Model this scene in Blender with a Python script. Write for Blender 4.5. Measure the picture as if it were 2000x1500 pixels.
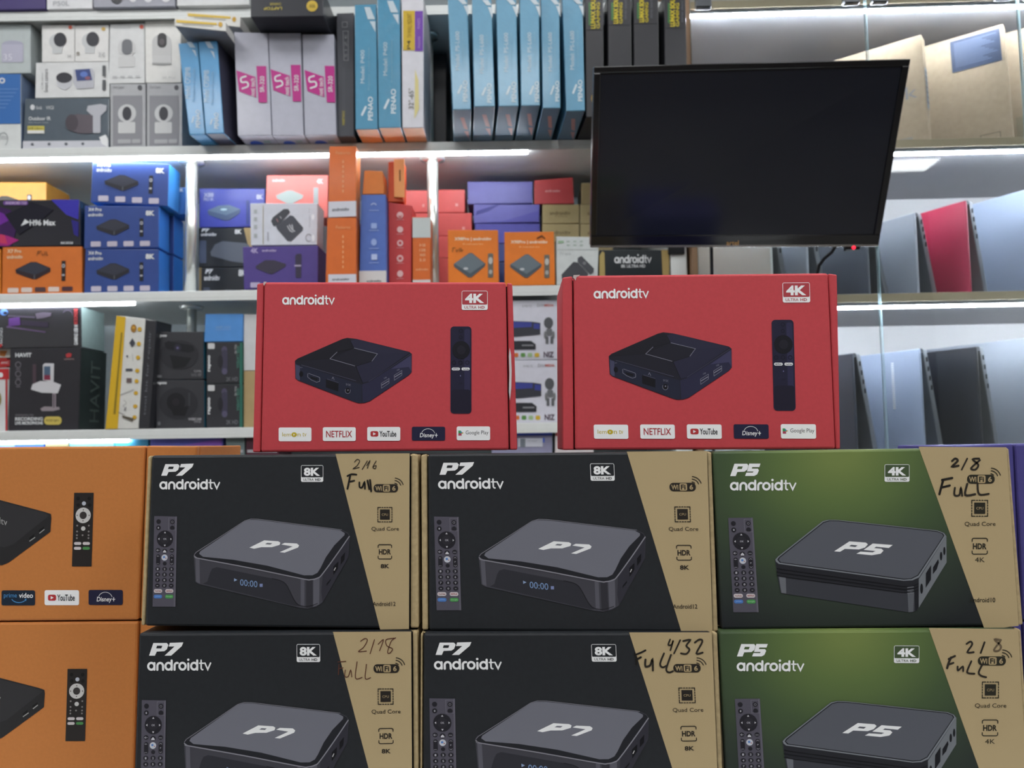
import bpy, bmesh, math, random
import numpy as np
from mathutils import Vector, Matrix

for o in list(bpy.data.objects):
    bpy.data.objects.remove(o)
S = bpy.context.scene
COL = S.collection
random.seed(4)

# ---------------------------------------------------------------- camera
FPX, TILT, ROLL, CZ = 1550.0, math.radians(4.2), math.radians(0.9), 1.30
C0 = Vector((0, 0, CZ))
_r, _u, _f = Vector((1, 0, 0)), Vector((0, -math.sin(TILT), math.cos(TILT))), Vector((0, math.cos(TILT), math.sin(TILT)))
RC = _r*math.cos(ROLL) - _u*math.sin(ROLL)
UC = _u*math.cos(ROLL) + _r*math.sin(ROLL)
cam = bpy.data.cameras.new('camera')
cam.sensor_width = 36
cam.lens = FPX/2000*36
cam.clip_start = 0.01
cam.dof.use_dof = True
cam.dof.focus_distance = 0.53
cam.dof.aperture_fstop = 14
camo = bpy.data.objects.new('camera', cam)
COL.objects.link(camo)
camo.matrix_world = Matrix(((RC.x, UC.x, -_f.x, 0), (RC.y, UC.y, -_f.y, 0), (RC.z, UC.z, -_f.z, CZ), (0, 0, 0, 1)))
S.camera = camo

# ---------------------------------------------------------------- world and exposure
w = bpy.data.worlds.new('world')
S.world = w
w.use_nodes = True
w.node_tree.nodes['Background'].inputs[0].default_value = (0.75, 0.85, 1, 1)
w.node_tree.nodes['Background'].inputs[1].default_value = 0.12
S.view_settings.view_transform = 'Standard'
S.view_settings.look = 'None'
S.view_settings.exposure = 0.0
S.view_settings.gamma = 1
PANEL_LIGHT = 13.0      # ceiling panels
LED_LIGHT = 34.0        # strips under the shelves
CAB_LIGHT = 185.0        # strips in the glass cabinet

# ---------------------------------------------------------------- helpers
def ray(px, py):
    return RC*((px-1000)/FPX) + UC*((750-py)/FPX) + _f
def at(px, py, Y):
    d = ray(px, py)
    return C0 + d*(Y/d.y)
def at_z(px, py, z):
    d = ray(px, py)
    return C0 + d*((z-CZ)/d.z)

def lin(h):
    c = [int(h[i:i+2], 16)/255 for i in (0, 2, 4)]
    return tuple((x/12.92 if x <= .04045 else ((x+.055)/1.055)**2.4) for x in c)+(1,)
_M = {}
def M(h, rough=.5, spec=.3, metal=0, emit=0, var=0, coat=0, bump=0, scale=60, name=None):
    k = (h, rough, spec, metal, emit, var, coat, bump, scale)
    if k in _M:
        return _M[k]
    m = bpy.data.materials.new(name or 'colour_'+h)
    m.use_nodes = True
    nt = m.node_tree
    b = nt.nodes['Principled BSDF']
    b.inputs['Base Color'].default_value = lin(h)
    b.inputs['Roughness'].default_value = rough
    b.inputs['Specular IOR Level'].default_value = spec
    b.inputs['Metallic'].default_value = metal
    b.inputs['Coat Weight'].default_value = coat
    b.inputs['Coat Roughness'].default_value = .12
    if emit:
        b.inputs['Emission Color'].default_value = lin(h)
        b.inputs['Emission Strength'].default_value = emit
    if var or bump:
        tc = nt.nodes.new('ShaderNodeTexCoord')
        n = nt.nodes.new('ShaderNodeTexNoise')
        n.inputs['Scale'].default_value = scale
        n.inputs['Detail'].default_value = 4
        nt.links.new(tc.outputs['Object'], n.inputs['Vector'])
        if var:
            r = nt.nodes.new('ShaderNodeValToRGB')
            c = lin(h)
            r.color_ramp.elements[0].position = .3
            r.color_ramp.elements[1].position = .7
            r.color_ramp.elements[0].color = tuple(x*(1-var) for x in c[:3])+(1,)
            r.color_ramp.elements[1].color = tuple(min(1, x*(1+var)) for x in c[:3])+(1,)
            nt.links.new(n.outputs['Fac'], r.inputs['Fac'])
            nt.links.new(r.outputs['Color'], b.inputs['Base Color'])
        if bump:
            bp = nt.nodes.new('ShaderNodeBump')
            bp.inputs['Strength'].default_value = bump
            bp.inputs['Distance'].default_value = .004
            nt.links.new(n.outputs['Fac'], bp.inputs['Height'])
            nt.links.new(bp.outputs['Normal'], b.inputs['Normal'])
    _M[k] = m
    return m

def tag(o, label=None, cat=None, group=None, kind=None):
    if label: o['label'] = label
    if cat: o['category'] = cat
    if group: o['group'] = group
    if kind: o['kind'] = kind
    return o
def empty(name, loc, label=None, cat=None, group=None):
    o = bpy.data.objects.new(name, None)
    o.empty_display_size = .02
    COL.objects.link(o)
    o.location = loc
    return tag(o, label, cat, group)
def link(name, me, parent=None, loc=None):
    o = bpy.data.objects.new(name, me)
    COL.objects.link(o)
    if parent: o.parent = parent
    if loc is not None: o.location = loc
    return o
def from_bm(name, bm, mats, parent=None, loc=None, smooth=False):
    me = bpy.data.meshes.new(name)
    bm.normal_update()
    bm.to_mesh(me)
    bm.free()
    for m in (mats if isinstance(mats, (list, tuple)) else [mats]):
        me.materials.append(m)
    if smooth:
        for p in me.polygons: p.use_smooth = True
    return link(name, me, parent, loc)

HF = [(0, 1, 2, 3), (1, 5, 6, 2), (5, 4, 7, 6), (4, 0, 3, 7), (4, 5, 1, 0), (3, 2, 6, 7)]   # front right back left top bottom
def add_hexa(bm, F, Bk, org=Vector(), bevel=0, mi=(0, 0, 0, 0, 0, 0), seg=2):
    """F, Bk: front and back TL TR BR BL."""
    vs = [bm.verts.new(p-org) for p in list(F)+list(Bk)]
    fs = []
    for k, f in enumerate(HF):
        fc = bm.faces.new([vs[i] for i in reversed(f)])
        fc.material_index = mi[k]
        fs.append(fc)
    if bevel:
        es = list({e for f in fs for e in f.edges})
        bmesh.ops.bevel(bm, geom=es, offset=bevel, segments=seg, profile=.5, affect='EDGES')
def add_box(bm, lo, hi, bevel=0, mi=0):
    x0, y0, z0 = lo; x1, y1, z1 = hi
    F = [Vector((x0, y0, z1)), Vector((x1, y0, z1)), Vector((x1, y0, z0)), Vector((x0, y0, z0))]
    Bk = [Vector((p.x, y1, p.z)) for p in F]
    add_hexa(bm, F, Bk, Vector(), bevel, (mi,)*6)
def add_tube(bm, pts, r, n=14, caps=True, mi=0):
    pts = [Vector(p) for p in pts]
    rs = r if isinstance(r, (list, tuple)) else [r]*len(pts)
    rings = []
    for i, p in enumerate(pts):
        t = (pts[min(i+1, len(pts)-1)]-pts[max(i-1, 0)]).normalized()
        a = Vector((0, 1, 0)) if abs(t.y) < .9 else Vector((1, 0, 0))
        x = t.cross(a).normalized(); y = t.cross(x).normalized()
        rings.append([bm.verts.new(p+(x*math.cos(2*math.pi*k/n)+y*math.sin(2*math.pi*k/n))*rs[i]) for k in range(n)])
    for a, b in zip(rings, rings[1:]):
        for k in range(n):
            f = bm.faces.new((a[k], a[(k+1) % n], b[(k+1) % n], b[k])); f.material_index = mi; f.smooth = True
    if caps:
        bm.faces.new(rings[0][::-1]).material_index = mi
        bm.faces.new(rings[-1]).material_index = mi

# ---- flat printing: everything is collected in face coordinates (u right, v down)
_G = {}
def glyphs(s, bold=0, res=3):
    k = (s, bold, res)
    if k not in _G:
        cu = bpy.data.curves.new('t', 'FONT')
        cu.body = s; cu.offset = bold; cu.resolution_u = res
        ob = bpy.data.objects.new('t', cu)
        me = ob.to_mesh()
        V = [(v.co.x, v.co.y) for v in me.vertices]
        P = [tuple(p.vertices) for p in me.polygons]
        ob.to_mesh_clear()
        bpy.data.objects.remove(ob)
        bpy.data.curves.remove(cu)
        _G[k] = (V, P)
    return _G[k]
def homog(q):
    A, b = [], []
    for (x, y), (u, v) in zip(q, [(0, 0), (1, 0), (1, 1), (0, 1)]):
        A.append([x, y, 1, 0, 0, 0, -u*x, -u*y]); b.append(u)
        A.append([0, 0, 0, x, y, 1, -v*x, -v*y]); b.append(v)
    return np.linalg.solve(np.array(A, float), np.array(b, float))
def arc(cx, cy, rx, ry, a0, a1, n=14):
    return [(cx+rx*math.cos(math.radians(a0+(a1-a0)*i/n)), cy-ry*math.sin(math.radians(a0+(a1-a0)*i/n))) for i in range(n+1)]
def smooth(pts, n=6):
    out = []
    P = [pts[0]]+list(pts)+[pts[-1]]
    for i in range(1, len(P)-2):
        for k in range(n):
            t = k/n
            out.append(tuple(.5*(2*P[i][j]+(P[i+1][j]-P[i-1][j])*t+(2*P[i-1][j]-5*P[i][j]+4*P[i+1][j]-P[i+2][j])*t*t+(3*P[i][j]-P[i-1][j]-3*P[i+1][j]+P[i+2][j])*t**3) for j in (0, 1)))
    out.append(tuple(pts[-1]))
    return out
class Art:
    """quad: the printed face in the photograph; z: (x0, y0, scale) of the enlargement the points are read from."""
    def __init__(s, quad, z=(0, 0, 1)):
        s.h = homog(quad); s.z = z; s.l = 1; s.items = []; s.t = 'print'
    def uv(s, p):
        x, y = s.z[0]+p[0]/s.z[2], s.z[1]+p[1]/s.z[2]
        h = s.h
        d = h[6]*x+h[7]*y+1
        return ((h[0]*x+h[1]*y+h[2])/d, (h[3]*x+h[4]*y+h[5])/d)
    def raw(s, V, P, c):
        s.items.append(([s.uv(p) for p in V], P, c, s.l, s.t))
    def poly(s, pts, c):
        s.raw(pts, [tuple(range(len(pts)))], c)
    def rect(s, x0, y0, x1, y1, c, r=0):
        if not r:
            return s.poly([(x0, y0), (x1, y0), (x1, y1), (x0, y1)], c)
        q = []
        for cx, cy, a in ((x1-r, y0+r, 90), (x0+r, y0+r, 180), (x0+r, y1-r, 270), (x1-r, y1-r, 360)):
            q += arc(cx, cy, r, r, a-90, a, 5)
        s.poly(q, c)
    def ell(s, cx, cy, rx, ry, c, n=22):
        s.poly(arc(cx, cy, rx, ry, 0, 360-360/n, n-1), c)
    def stroke(s, pts, w, c, closed=False):
        pts = [p for i, p in enumerate(pts) if i == 0 or math.hypot(p[0]-pts[i-1][0], p[1]-pts[i-1][1]) > 1e-6]
        if closed and math.hypot(pts[0][0]-pts[-1][0], pts[0][1]-pts[-1][1]) < 1e-6: pts = pts[:-1]
        n = len(pts)
        if n == 1:
            return s.ell(pts[0][0], pts[0][1], w/2, w/2, c, 12)
        if not closed and n > 3 and math.hypot(pts[0][0]-pts[-1][0], pts[0][1]-pts[-1][1]) < 1e-3:
            pts = pts[:-1]; n -= 1; closed = True
        V, P = [], []
        def nrm(a, b):
            d = math.hypot(b[0]-a[0], b[1]-a[1]) or 1
            return (-(b[1]-a[1])/d, (b[0]-a[0])/d)
        for i in range(n):
            n0 = nrm(pts[i-1], pts[i]) if (i > 0 or closed) else None
            n1 = nrm(pts[i], pts[(i+1) % n]) if (i < n-1 or closed) else None
            n0 = n0 or n1; n1 = n1 or n0
            mx, my = n0[0]+n1[0], n0[1]+n1[1]
            k = 2/max(.7, mx*mx+my*my)
            k = w/2*k
            x, y = pts[i]
            V += [(x+mx*k, y+my*k), (x-mx*k, y-my*k)]
        for i in range(n if closed else n-1):
            j = (i+1) % n
            P.append((2*i, 2*j, 2*j+1, 2*i+1))
        if not closed:
            for e in (0, n-1):
                nn = nrm(pts[0], pts[1]) if e == 0 else nrm(pts[-2], pts[-1])
                a0 = math.atan2(nn[1], nn[0])
                k = len(V)
                sg = 1 if e == 0 else -1
                V += [(pts[e][0]+w/2*math.cos(a0+sg*math.pi*i/6), pts[e][1]+w/2*math.sin(a0+sg*math.pi*i/6)) for i in range(1, 6)]
                P.append((2*e,)+tuple(range(k, k+5))+(2*e+1,))
        s.raw(V, P, c)
    def text(s, tx, x0, y0, x1, y1, c, rot=0, bold=0, shear=0, slope=0, res=3):
        V, P = glyphs(tx, bold, res)
        if not V: return
        V = [(x+shear*y, y) for x, y in V]
        a, b = min(v[0] for v in V), max(v[0] for v in V)
        e, f = min(v[1] for v in V), max(v[1] for v in V)
        out = []
        for x, y in V:
            p, q = (x-a)/(b-a), (f-y)/(f-e)
            if rot == 90: p, q = q, 1-p          # reads bottom to top
            elif rot == -90: p, q = 1-q, p       # reads top to bottom
            elif rot == 180: p, q = 1-p, 1-q
            X = x0+(x1-x0)*p
            out.append((X, y0+(y1-y0)*q+slope*(X-x0)))
        s.raw(out, P, c)
    def word(s, x0, base, width, xh, c, asc=1.22, wt=.25):
        """the rounded lower-case media platform lettering"""
        A = lambda k: k
        L, x = [], 0.0
        def ring(cx): L.append((arc(cx, -.5, .385, .385, 0, 360, 20), wt))
        def bar(bx, y0, y1, ww=wt): L.append(([(bx, y0), (bx, y1)], ww))
        H = wt/2
        for ch in 'androidtv':
            if ch == 'a': ring(x+.5); bar(x+.885, -.115, -.86); x += 1.12
            elif ch == 'n':
                bar(x+.12, -.1, -.5); L.append((arc(x+.47, -.52, .35, .36, 180, 0, 10), wt)); bar(x+.82, -.1, -.5); x += 1.0
            elif ch == 'd': ring(x+.5); bar(x+.885, -.1, -asc+.1); x += 1.12
            elif ch == 'r': bar(x+.12, -.1, -.5); L.append((arc(x+.42, -.55, .3, .33, 180, 70, 6), wt)); x += .6
            elif ch == 'o': ring(x+.5); x += 1.1
            elif ch == 'i': bar(x+.12, -.1, -.8); L.append(([(x+.12, -asc+.02), (x+.12, -asc+.021)], wt*1.15)); x += .34
            elif ch == 't': bar(x+.25, -.3, -asc+.08, wt*.72); L.append((arc(x+.45, -.3, .2, .2, 180, 270, 5), wt*.72)); L.append(([(x+.05, -.83), (x+.55, -.83)], wt*.66)); x += .62
            elif ch == 'v': L.append(([(x+.1, -.85), (x+.45, -.12), (x+.8, -.85)], wt*.72)); x += .9
        k = width/x
        for pts, ww in L:
            s.stroke([(x0+p[0]*k, base-(-p[1])*xh) for p in pts], ww*(k+xh)/2, c)

def bil(F, u, v):
    return (F[0]*(1-u)+F[1]*u)*(1-v)+(F[3]*(1-u)+F[2]*u)*v
def put_art(art, F, parent, name='printed_front', tags=None, base=.0005, step=.0002, rough=.45, spec=.3, label=None):
    n = (F[3]-F[0]).cross(F[1]-F[0]).normalized()
    org = parent.matrix_basis.translation.copy()
    q = parent
    while q.parent:
        q = q.parent; org += q.matrix_basis.translation
    V, P, MI, ms = [], [], [], []
    for ix, (uvs, fs, c, l, t) in enumerate(art.items):
        l = l+.07*(ix % 11)
        if tags and t not in tags: continue
        m = M(c, rough, spec)
        if m not in ms: ms.append(m)
        k = len(V)
        V += [tuple(bil(F, u, v)+n*(base+l*step)-org) for u, v in uvs]
        for f in fs:
            P.append(tuple(k+i for i in f)); MI.append(ms.index(m))
    if not V: return None
    me = bpy.data.meshes.new(name)
    me.from_pydata(V, [], P)
    for m in ms: me.materials.append(m)
    me.polygons.foreach_set('material_index', MI)
    me.update()
    # all printing faces the viewer's side of its panel
    bm = bmesh.new(); bm.from_mesh(me)
    bm.normal_update()
    for f in bm.faces:
        if f.normal.dot(n) < 0: f.normal_flip()
    bm.to_mesh(me); bm.free()
    o = link(name, me, parent)
    if label: o['label'] = label
    return o

# ---- cartons
TOP = {}
def quad_of(q, z):
    if not isinstance(q[0], (tuple, list)):
        x0, y0, x1, y1 = q
        q = [(x0, y0), (x1, y0), (x1, y1), (x0, y1)]
    return [(z[0]+x/z[2], z[1]+y/z[2]) for x, y in q]
def B(name, label, cat, quad, rest, depth, col, draw=None, z=(0, 0, 1), Y=None, group=None, dx=0,
      side=None, top=None, bottom=None, rough=.42, spec=.35, coat=0, bump=0, gap=.35, bevel=.0012, lean=0):
    q = quad_of(quad, z)
    cx = sum(p[0] for p in q)/4; cy = sum(p[1] for p in q)/4
    qi = [(p[0]+(gap if p[0] < cx else -gap), p[1]) for p in q]
    if isinstance(rest, bpy.types.Object):
        rz, ry = TOP[rest.name]
        if Y is None: Y = ry
    else:
        rz = rest
    if Y is None:
        Y = at_z((q[2][0]+q[3][0])/2, (q[2][1]+q[3][1])/2, rz).y
    Yl, Yr = Y if isinstance(Y, tuple) else (Y, Y)
    F = [at(*qi[0], Yl), at(*qi[1], Yr), at(*qi[2], Yr), at(*qi[3], Yl)]
    if rz is not None:
        for p in F[2:]: p.z = rz+.0006
    zt = (F[0].z+F[1].z)/2
    a = F[1]-F[0]; a.z = 0; a.normalize()
    n = Vector((-a.y, a.x, 0))
    e = n*depth+a*dx
    Bk = [p+e for p in F]
    org = (F[2]+F[3])/2+e/2
    sd = side or col
    kw = dict(rough=rough, spec=spec, coat=coat, bump=bump, var=.04)
    ms = [M(col, **kw), M(sd, **kw), M(top or sd, rough=.55, spec=.25, var=.04), M(bottom or sd, rough=.5, spec=.3, var=.04)]
    bm = bmesh.new()
    add_hexa(bm, F, Bk, org, bevel, (0, 1, 1, 1, 2, 3))
    o = from_bm(name, bm, ms, None, org)
    tag(o, label, cat, group)
    TOP[o.name] = (max(F[0].z, F[1].z), Y)
    o_F[o.name] = (F, Bk)
    if draw:
        art = Art(q, z)
        draw(art)
        # printing that forms only a few separate marks becomes one part per mark
        bb = [(min(p[0] for p in it[0])-.02, max(p[0] for p in it[0])+.02, min(p[1] for p in it[0])-.02, max(p[1] for p in it[0])+.02) for it in art.items]
        cl = list(range(len(bb)))
        for i in range(len(bb)):
            for j in range(i):
                if bb[i][0] < bb[j][1] and bb[j][0] < bb[i][1] and bb[i][2] < bb[j][3] and bb[j][2] < bb[i][3]:
                    a_, b_ = cl[i], cl[j]
                    cl = [b_ if x == a_ else x for x in cl]
        ids = sorted(set(cl))
        if len(ids) <= 5:
            art.items = [it[:4]+(str(ids.index(k_)),) for it, k_ in zip(art.items, cl)]
            for i in range(len(ids)):
                put_art(art, F, o, 'printed_mark', [str(i)], base=.0006, step=.0004, rough=rough)
        else:
            put_art(art, F, o, 'printed_front', base=.0006, step=.0004, rough=rough)
    return o
o_F = {}
ZA, ZB, ZC, ZD, ZE, ZF, ZG, ZH = (0, 0, 4), (330, 0, 3.846), (800, 0, 3.571), (1340, 0, 3.03), (0, 270, 4), (370, 270, 4), (780, 270, 3.448), (1340, 300, 3.03)
ZI, ZJ, ZK = (0, 560, 3.922), (990, 560, 4.41), (1620, 560, 4.41)
# ---------------------------------------------------------------- the room
Z1, Z2, Z3, Z4 = [at(200, y, 1.70).z for y in (20, 287, 571, 839)]
Z5 = Z4-.300
ZC2, ZC3 = at(1700, 279, 1.70).z, at(1700, 576, 1.70).z
ZC1, ZC4 = at(1450, 33, 1.70).z, ZC3-.345
YS, YB = 1.70, 2.07          # shelf fronts, back panel
def wallbox(name, lo, hi, m):
    bm = bmesh.new(); add_box(bm, lo, hi)
    return tag(from_bm(name, bm, m), kind='structure')
white_wall = M('C9CBC9', .8, .2, var=.03)
wallbox('floor', (-2.6, -2.6, -.1), (2.9, 2.4, 0), M('8C8884', .35, .4, var=.15, scale=3))
wallbox('wall_back', (-2.6, 2.3, 0), (2.9, 2.4, 2.95), white_wall)
wallbox('wall_front', (-2.6, -2.7, 0), (2.9, -2.6, 2.95), M('77706B', .8, .2, var=.2, scale=2))
wallbox('wall_left', (-2.7, -2.6, 0), (-2.6, 2.4, 2.95), white_wall)
wallbox('wall_right', (2.9, -2.6, 0), (3.0, 2.4, 2.95), white_wall)
wallbox('ceiling', (-2.7, -2.7, 2.95), (3.0, 2.4, 3.05), M('D8D8D6', .85, .2))
for y, row, sx, sy, xs in ((-1.41, 'rear', .6, .11, (-1.4, .2, 1.78)), (-.42, 'middle', .3, .25, (-1.5, -.1, 1.15)), (.80, 'front', .3, .25, (-1.2, .1, 1.5))):  # front row added to brighten the shelves; all rows out of frame
    for x, side in zip(xs, ('left', 'middle', 'right')):
        t = empty('ceiling_light', (x, y, 2.93), '%s %s out-of-frame panel light in the %s row of the ceiling' % ({'middle': 'centre'}.get(side, side), 'long' if sx > .5 else 'square', row), 'ceiling light', 'panel lights in the ceiling')
        bm = bmesh.new(); add_box(bm, (-sx, -sy, -.012), (sx, sy, 0)); from_bm('diffuser', bm, M('FFFFFF', emit=PANEL_LIGHT*(.82 if row == 'front' else 1.05)), t)
        bm = bmesh.new()
        for lo, hi in (((-sx-.02, -sy-.02, -.015), (-sx, sy+.02, .02)), ((sx, -sy-.02, -.015), (sx+.02, sy+.02, .02)), ((-sx, -sy-.02, -.015), (sx, -sy, .02)), ((-sx, sy, -.015), (sx, sy+.02, .02))):
            add_box(bm, lo, hi)
        from_bm('frame', bm, M('E8E8E8', .4), t)

# ---------------------------------------------------------------- shelving unit on the left
shelf_white = M('D6DAD9', .35, .4, var=.02)
unit = empty('shelving_unit', (-.6, 1.9, 0), 'long white shop shelving with chrome posts and light strips behind the front boxes', 'shelf')
def upart(name, bm, m, smooth=False, label=None):
    bmesh.ops.translate(bm, verts=bm.verts, vec=-unit.location)
    o = from_bm(name, bm, m, unit, None, smooth)
    if label: o['label'] = label
    return o
XL, XR = -1.75, .348
for z in (Z1, Z2, Z3, Z4, Z5, .12):
    bm = bmesh.new(); xr = XR+.033 if z > Z2-.01 else XR; add_box(bm, (XL, YS, z-.016), (xr, YB, z), .0015); add_box(bm, (XL, YS, z-.0215), (xr, YS+.003, z-.0155)); upart('shelf_board', bm, shelf_white)  # second box: lip added to keep strip light off the boxes above
bm = bmesh.new(); add_box(bm, (XL, YB, 0), (XR+.035, YB+.02, 2.6)); upart('back_panel', bm, M('9FA9AE', .5, .3, var=.04, scale=8))
bm = bmesh.new(); add_box(bm, (XR, YS-.004, 0), (XR+.035, YB, Z2-.0225), .0015); upart('side_panel', bm, shelf_white)
bm = bmesh.new(); add_box(bm, (XL-.03, YS, 0), (XL, YB+.02, 2.6), .0015); upart('side_panel', bm, shelf_white)
chrome = M('E6E9E4', .22, .6, .7)
def post(px, py, z0, z1, Y=1.75, r=.0125):
    x = at(px, py, Y).x
    bm = bmesh.new()
    add_tube(bm, [(x, Y, z0), (x, Y, z1)], r, 20)
    p = upart('chrome_post', bm, chrome)
    bm = bmesh.new()
    add_tube(bm, [(x, Y, z1-.009), (x, Y, z1-.007), (x, Y, z1)], [r*1.1, r*2.2, r*2.4], 24)
    bmesh.ops.translate(bm, verts=bm.verts, vec=-unit.location)
    from_bm('flange', bm, chrome, p)
for px in (373, 846):
    post(px, 450, Z3, Z2-.016)
post(374, 640, Z4, Z3-.016, 1.80, .011)
post(838, 150, Z2, Z1-.016, 1.80, .010)
led = M('F4FAFF', emit=LED_LIGHT)
def strip(x0, x1, y, z, Y=YS+.0055):
    a, b = at(x0, y, Y).x, at(x1, y, Y).x
    bm = bmesh.new(); add_box(bm, (a, Y, z-.0275), (b, Y+.007, z-.0165), .002)
    upart('light_strip', bm, led)
strip(-250, 641, 303, Z2); strip(694, 912, 295, Z2); strip(917, 1031, 292, Z2)
strip(-250, 262, 588, Z3); strip(-250, 130, 860, Z4); strip(136, 250, 856, Z4)

# ---------------------------------------------------------------- glass cabinet on the right
cab0 = Vector((.39, 1.70, 0))
cab = empty('display_cabinet', cab0, 'tall wooden cabinet with glass doors and white light strips on the right', 'cabinet')
cab.rotation_euler.z = -math.radians(1.5)
def cpart(name, bm, m, parent=None, label=None):
    o = from_bm(name, bm, m, parent or cab)
    if label: o['label'] = label
    return o
W = 1.9
wood = M('A0917C', .55, .3, var=.12, scale=6)
for z in (ZC1+.035, ZC2, ZC3, ZC4, .1):
    bm = bmesh.new(); add_box(bm, (0.012, .0, z-.018), (W, .38, z), .001); sb = cpart('shelf_board', bm, M('9C9CA0', .4, .4, var=.05, scale=5))
    bm = bmesh.new(); add_box(bm, (0.012, -.004, z-.018), (W, -.0005, z), .001); cpart('edge_trim', bm, M('A89A80', .5, .3, var=.1, scale=5), sb)
bm = bmesh.new(); add_box(bm, (0, .38, 0), (W, .40, 2.6)); cpart('back_panel', bm, M('C3C2C3', .5, .35, var=.14, scale=2.2))
for x in (0, W):
    bm = bmesh.new(); add_box(bm, (x, -.03, 0), (x+.012, .38, 2.6), .001); cpart('side_panel', bm, M('8E7259', .5, .3, var=.1, scale=6))
cled = M('EEF4FF', emit=CAB_LIGHT)
for z in (ZC1+.035, ZC2, ZC3):
    bm = bmesh.new(); add_box(bm, (.015, .0075, z-.0305), (W-.01, .0115, z-.0252), .001); ls = cpart('light_strip', bm, cled)
    bm = bmesh.new(); add_box(bm, (.015, .004, z-.0250), (W-.01, .0145, z-.0185)); cpart('added_strip_plate', bm, M('8E9298', .4, .4, .5), ls)  # plate added over the strip to hold its light off the board
glass = bpy.data.materials.new('clear_glass'); glass.use_nodes = True
nt = glass.node_tree; nt.nodes.clear()
o_ = nt.nodes.new('ShaderNodeOutputMaterial'); mx = nt.nodes.new('ShaderNodeMixShader'); fr = nt.nodes.new('ShaderNodeFresnel')
tr = nt.nodes.new('ShaderNodeBsdfTransparent'); gl = nt.nodes.new('ShaderNodeBsdfGlossy')
fr.inputs['IOR'].default_value = 1.45; tr.inputs[0].default_value = (.96, .985, .98, 1); gl.inputs['Roughness'].default_value = .02
nt.links.new(fr.outputs[0], mx.inputs[0]); nt.links.new(tr.outputs[0], mx.inputs[1]); nt.links.new(gl.outputs[0], mx.inputs[2]); nt.links.new(mx.outputs[0], o_.inputs[0])
gedge = M('B9D8DE', .12, .7)
e1, e2 = at(1711, 435, 1.66).x-.39, at(1992, 60, 1.65).x-.39
for x0, x1 in ((.012, e1-.002), (e1+.002, e2-.002), (e2+.002, W)):
    zh = at(1377, 9, 1.665).z
    bm = bmesh.new()
    y0, y1, za, zb = -.034, -.028, .1, 2.5
    F = [Vector((x0, y0, zb)), Vector((x1, y0, zb)), Vector((x1, y0, za)), Vector((x0, y0, za))]
    add_hexa(bm, F, [Vector((p.x, y1, p.z)) for p in F], Vector(), 0, (0, 1, 0, 1, 1, 1))
    d = cpart('glass_door', bm, [glass, gedge])
    for hx in (x0+.012, x1-.045):
        bm = bmesh.new(); add_box(bm, (hx, -.040, zh-.008), (hx+.034, -.024, zh+.016), .002); cpart('door_hinge', bm, M('55585C', .35, .4, .6), d)

# ---------------------------------------------------------------- counter
ZSTEP = at(1000, 1592, .52).z-.0004
ZCT = at(100, 1558, .60).z-.0004
ct = empty('shop_counter', (.05, .75, 0), 'white shop counter carrying the front stack of boxes', 'counter')
def ctp(name, lo, hi, m):
    bm = bmesh.new(); add_box(bm, lo, hi, .002)
    bmesh.ops.translate(bm, verts=bm.verts, vec=-ct.location); return from_bm(name, bm, m, ct)
ctp('countertop', (-.75, .45, ZCT-.03), (.85, 1.0, ZCT), M('BFC2C2', .3, .4))
ctp('raised_step', (-.262, .50, ZCT), (.5, .597, ZSTEP), M('BFC2C2', .3, .4))
ctp('front_panel', (-.73, .48, 0), (.83, .98, ZCT-.03), M('8A8580', .5, .3, var=.1, scale=8))
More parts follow.
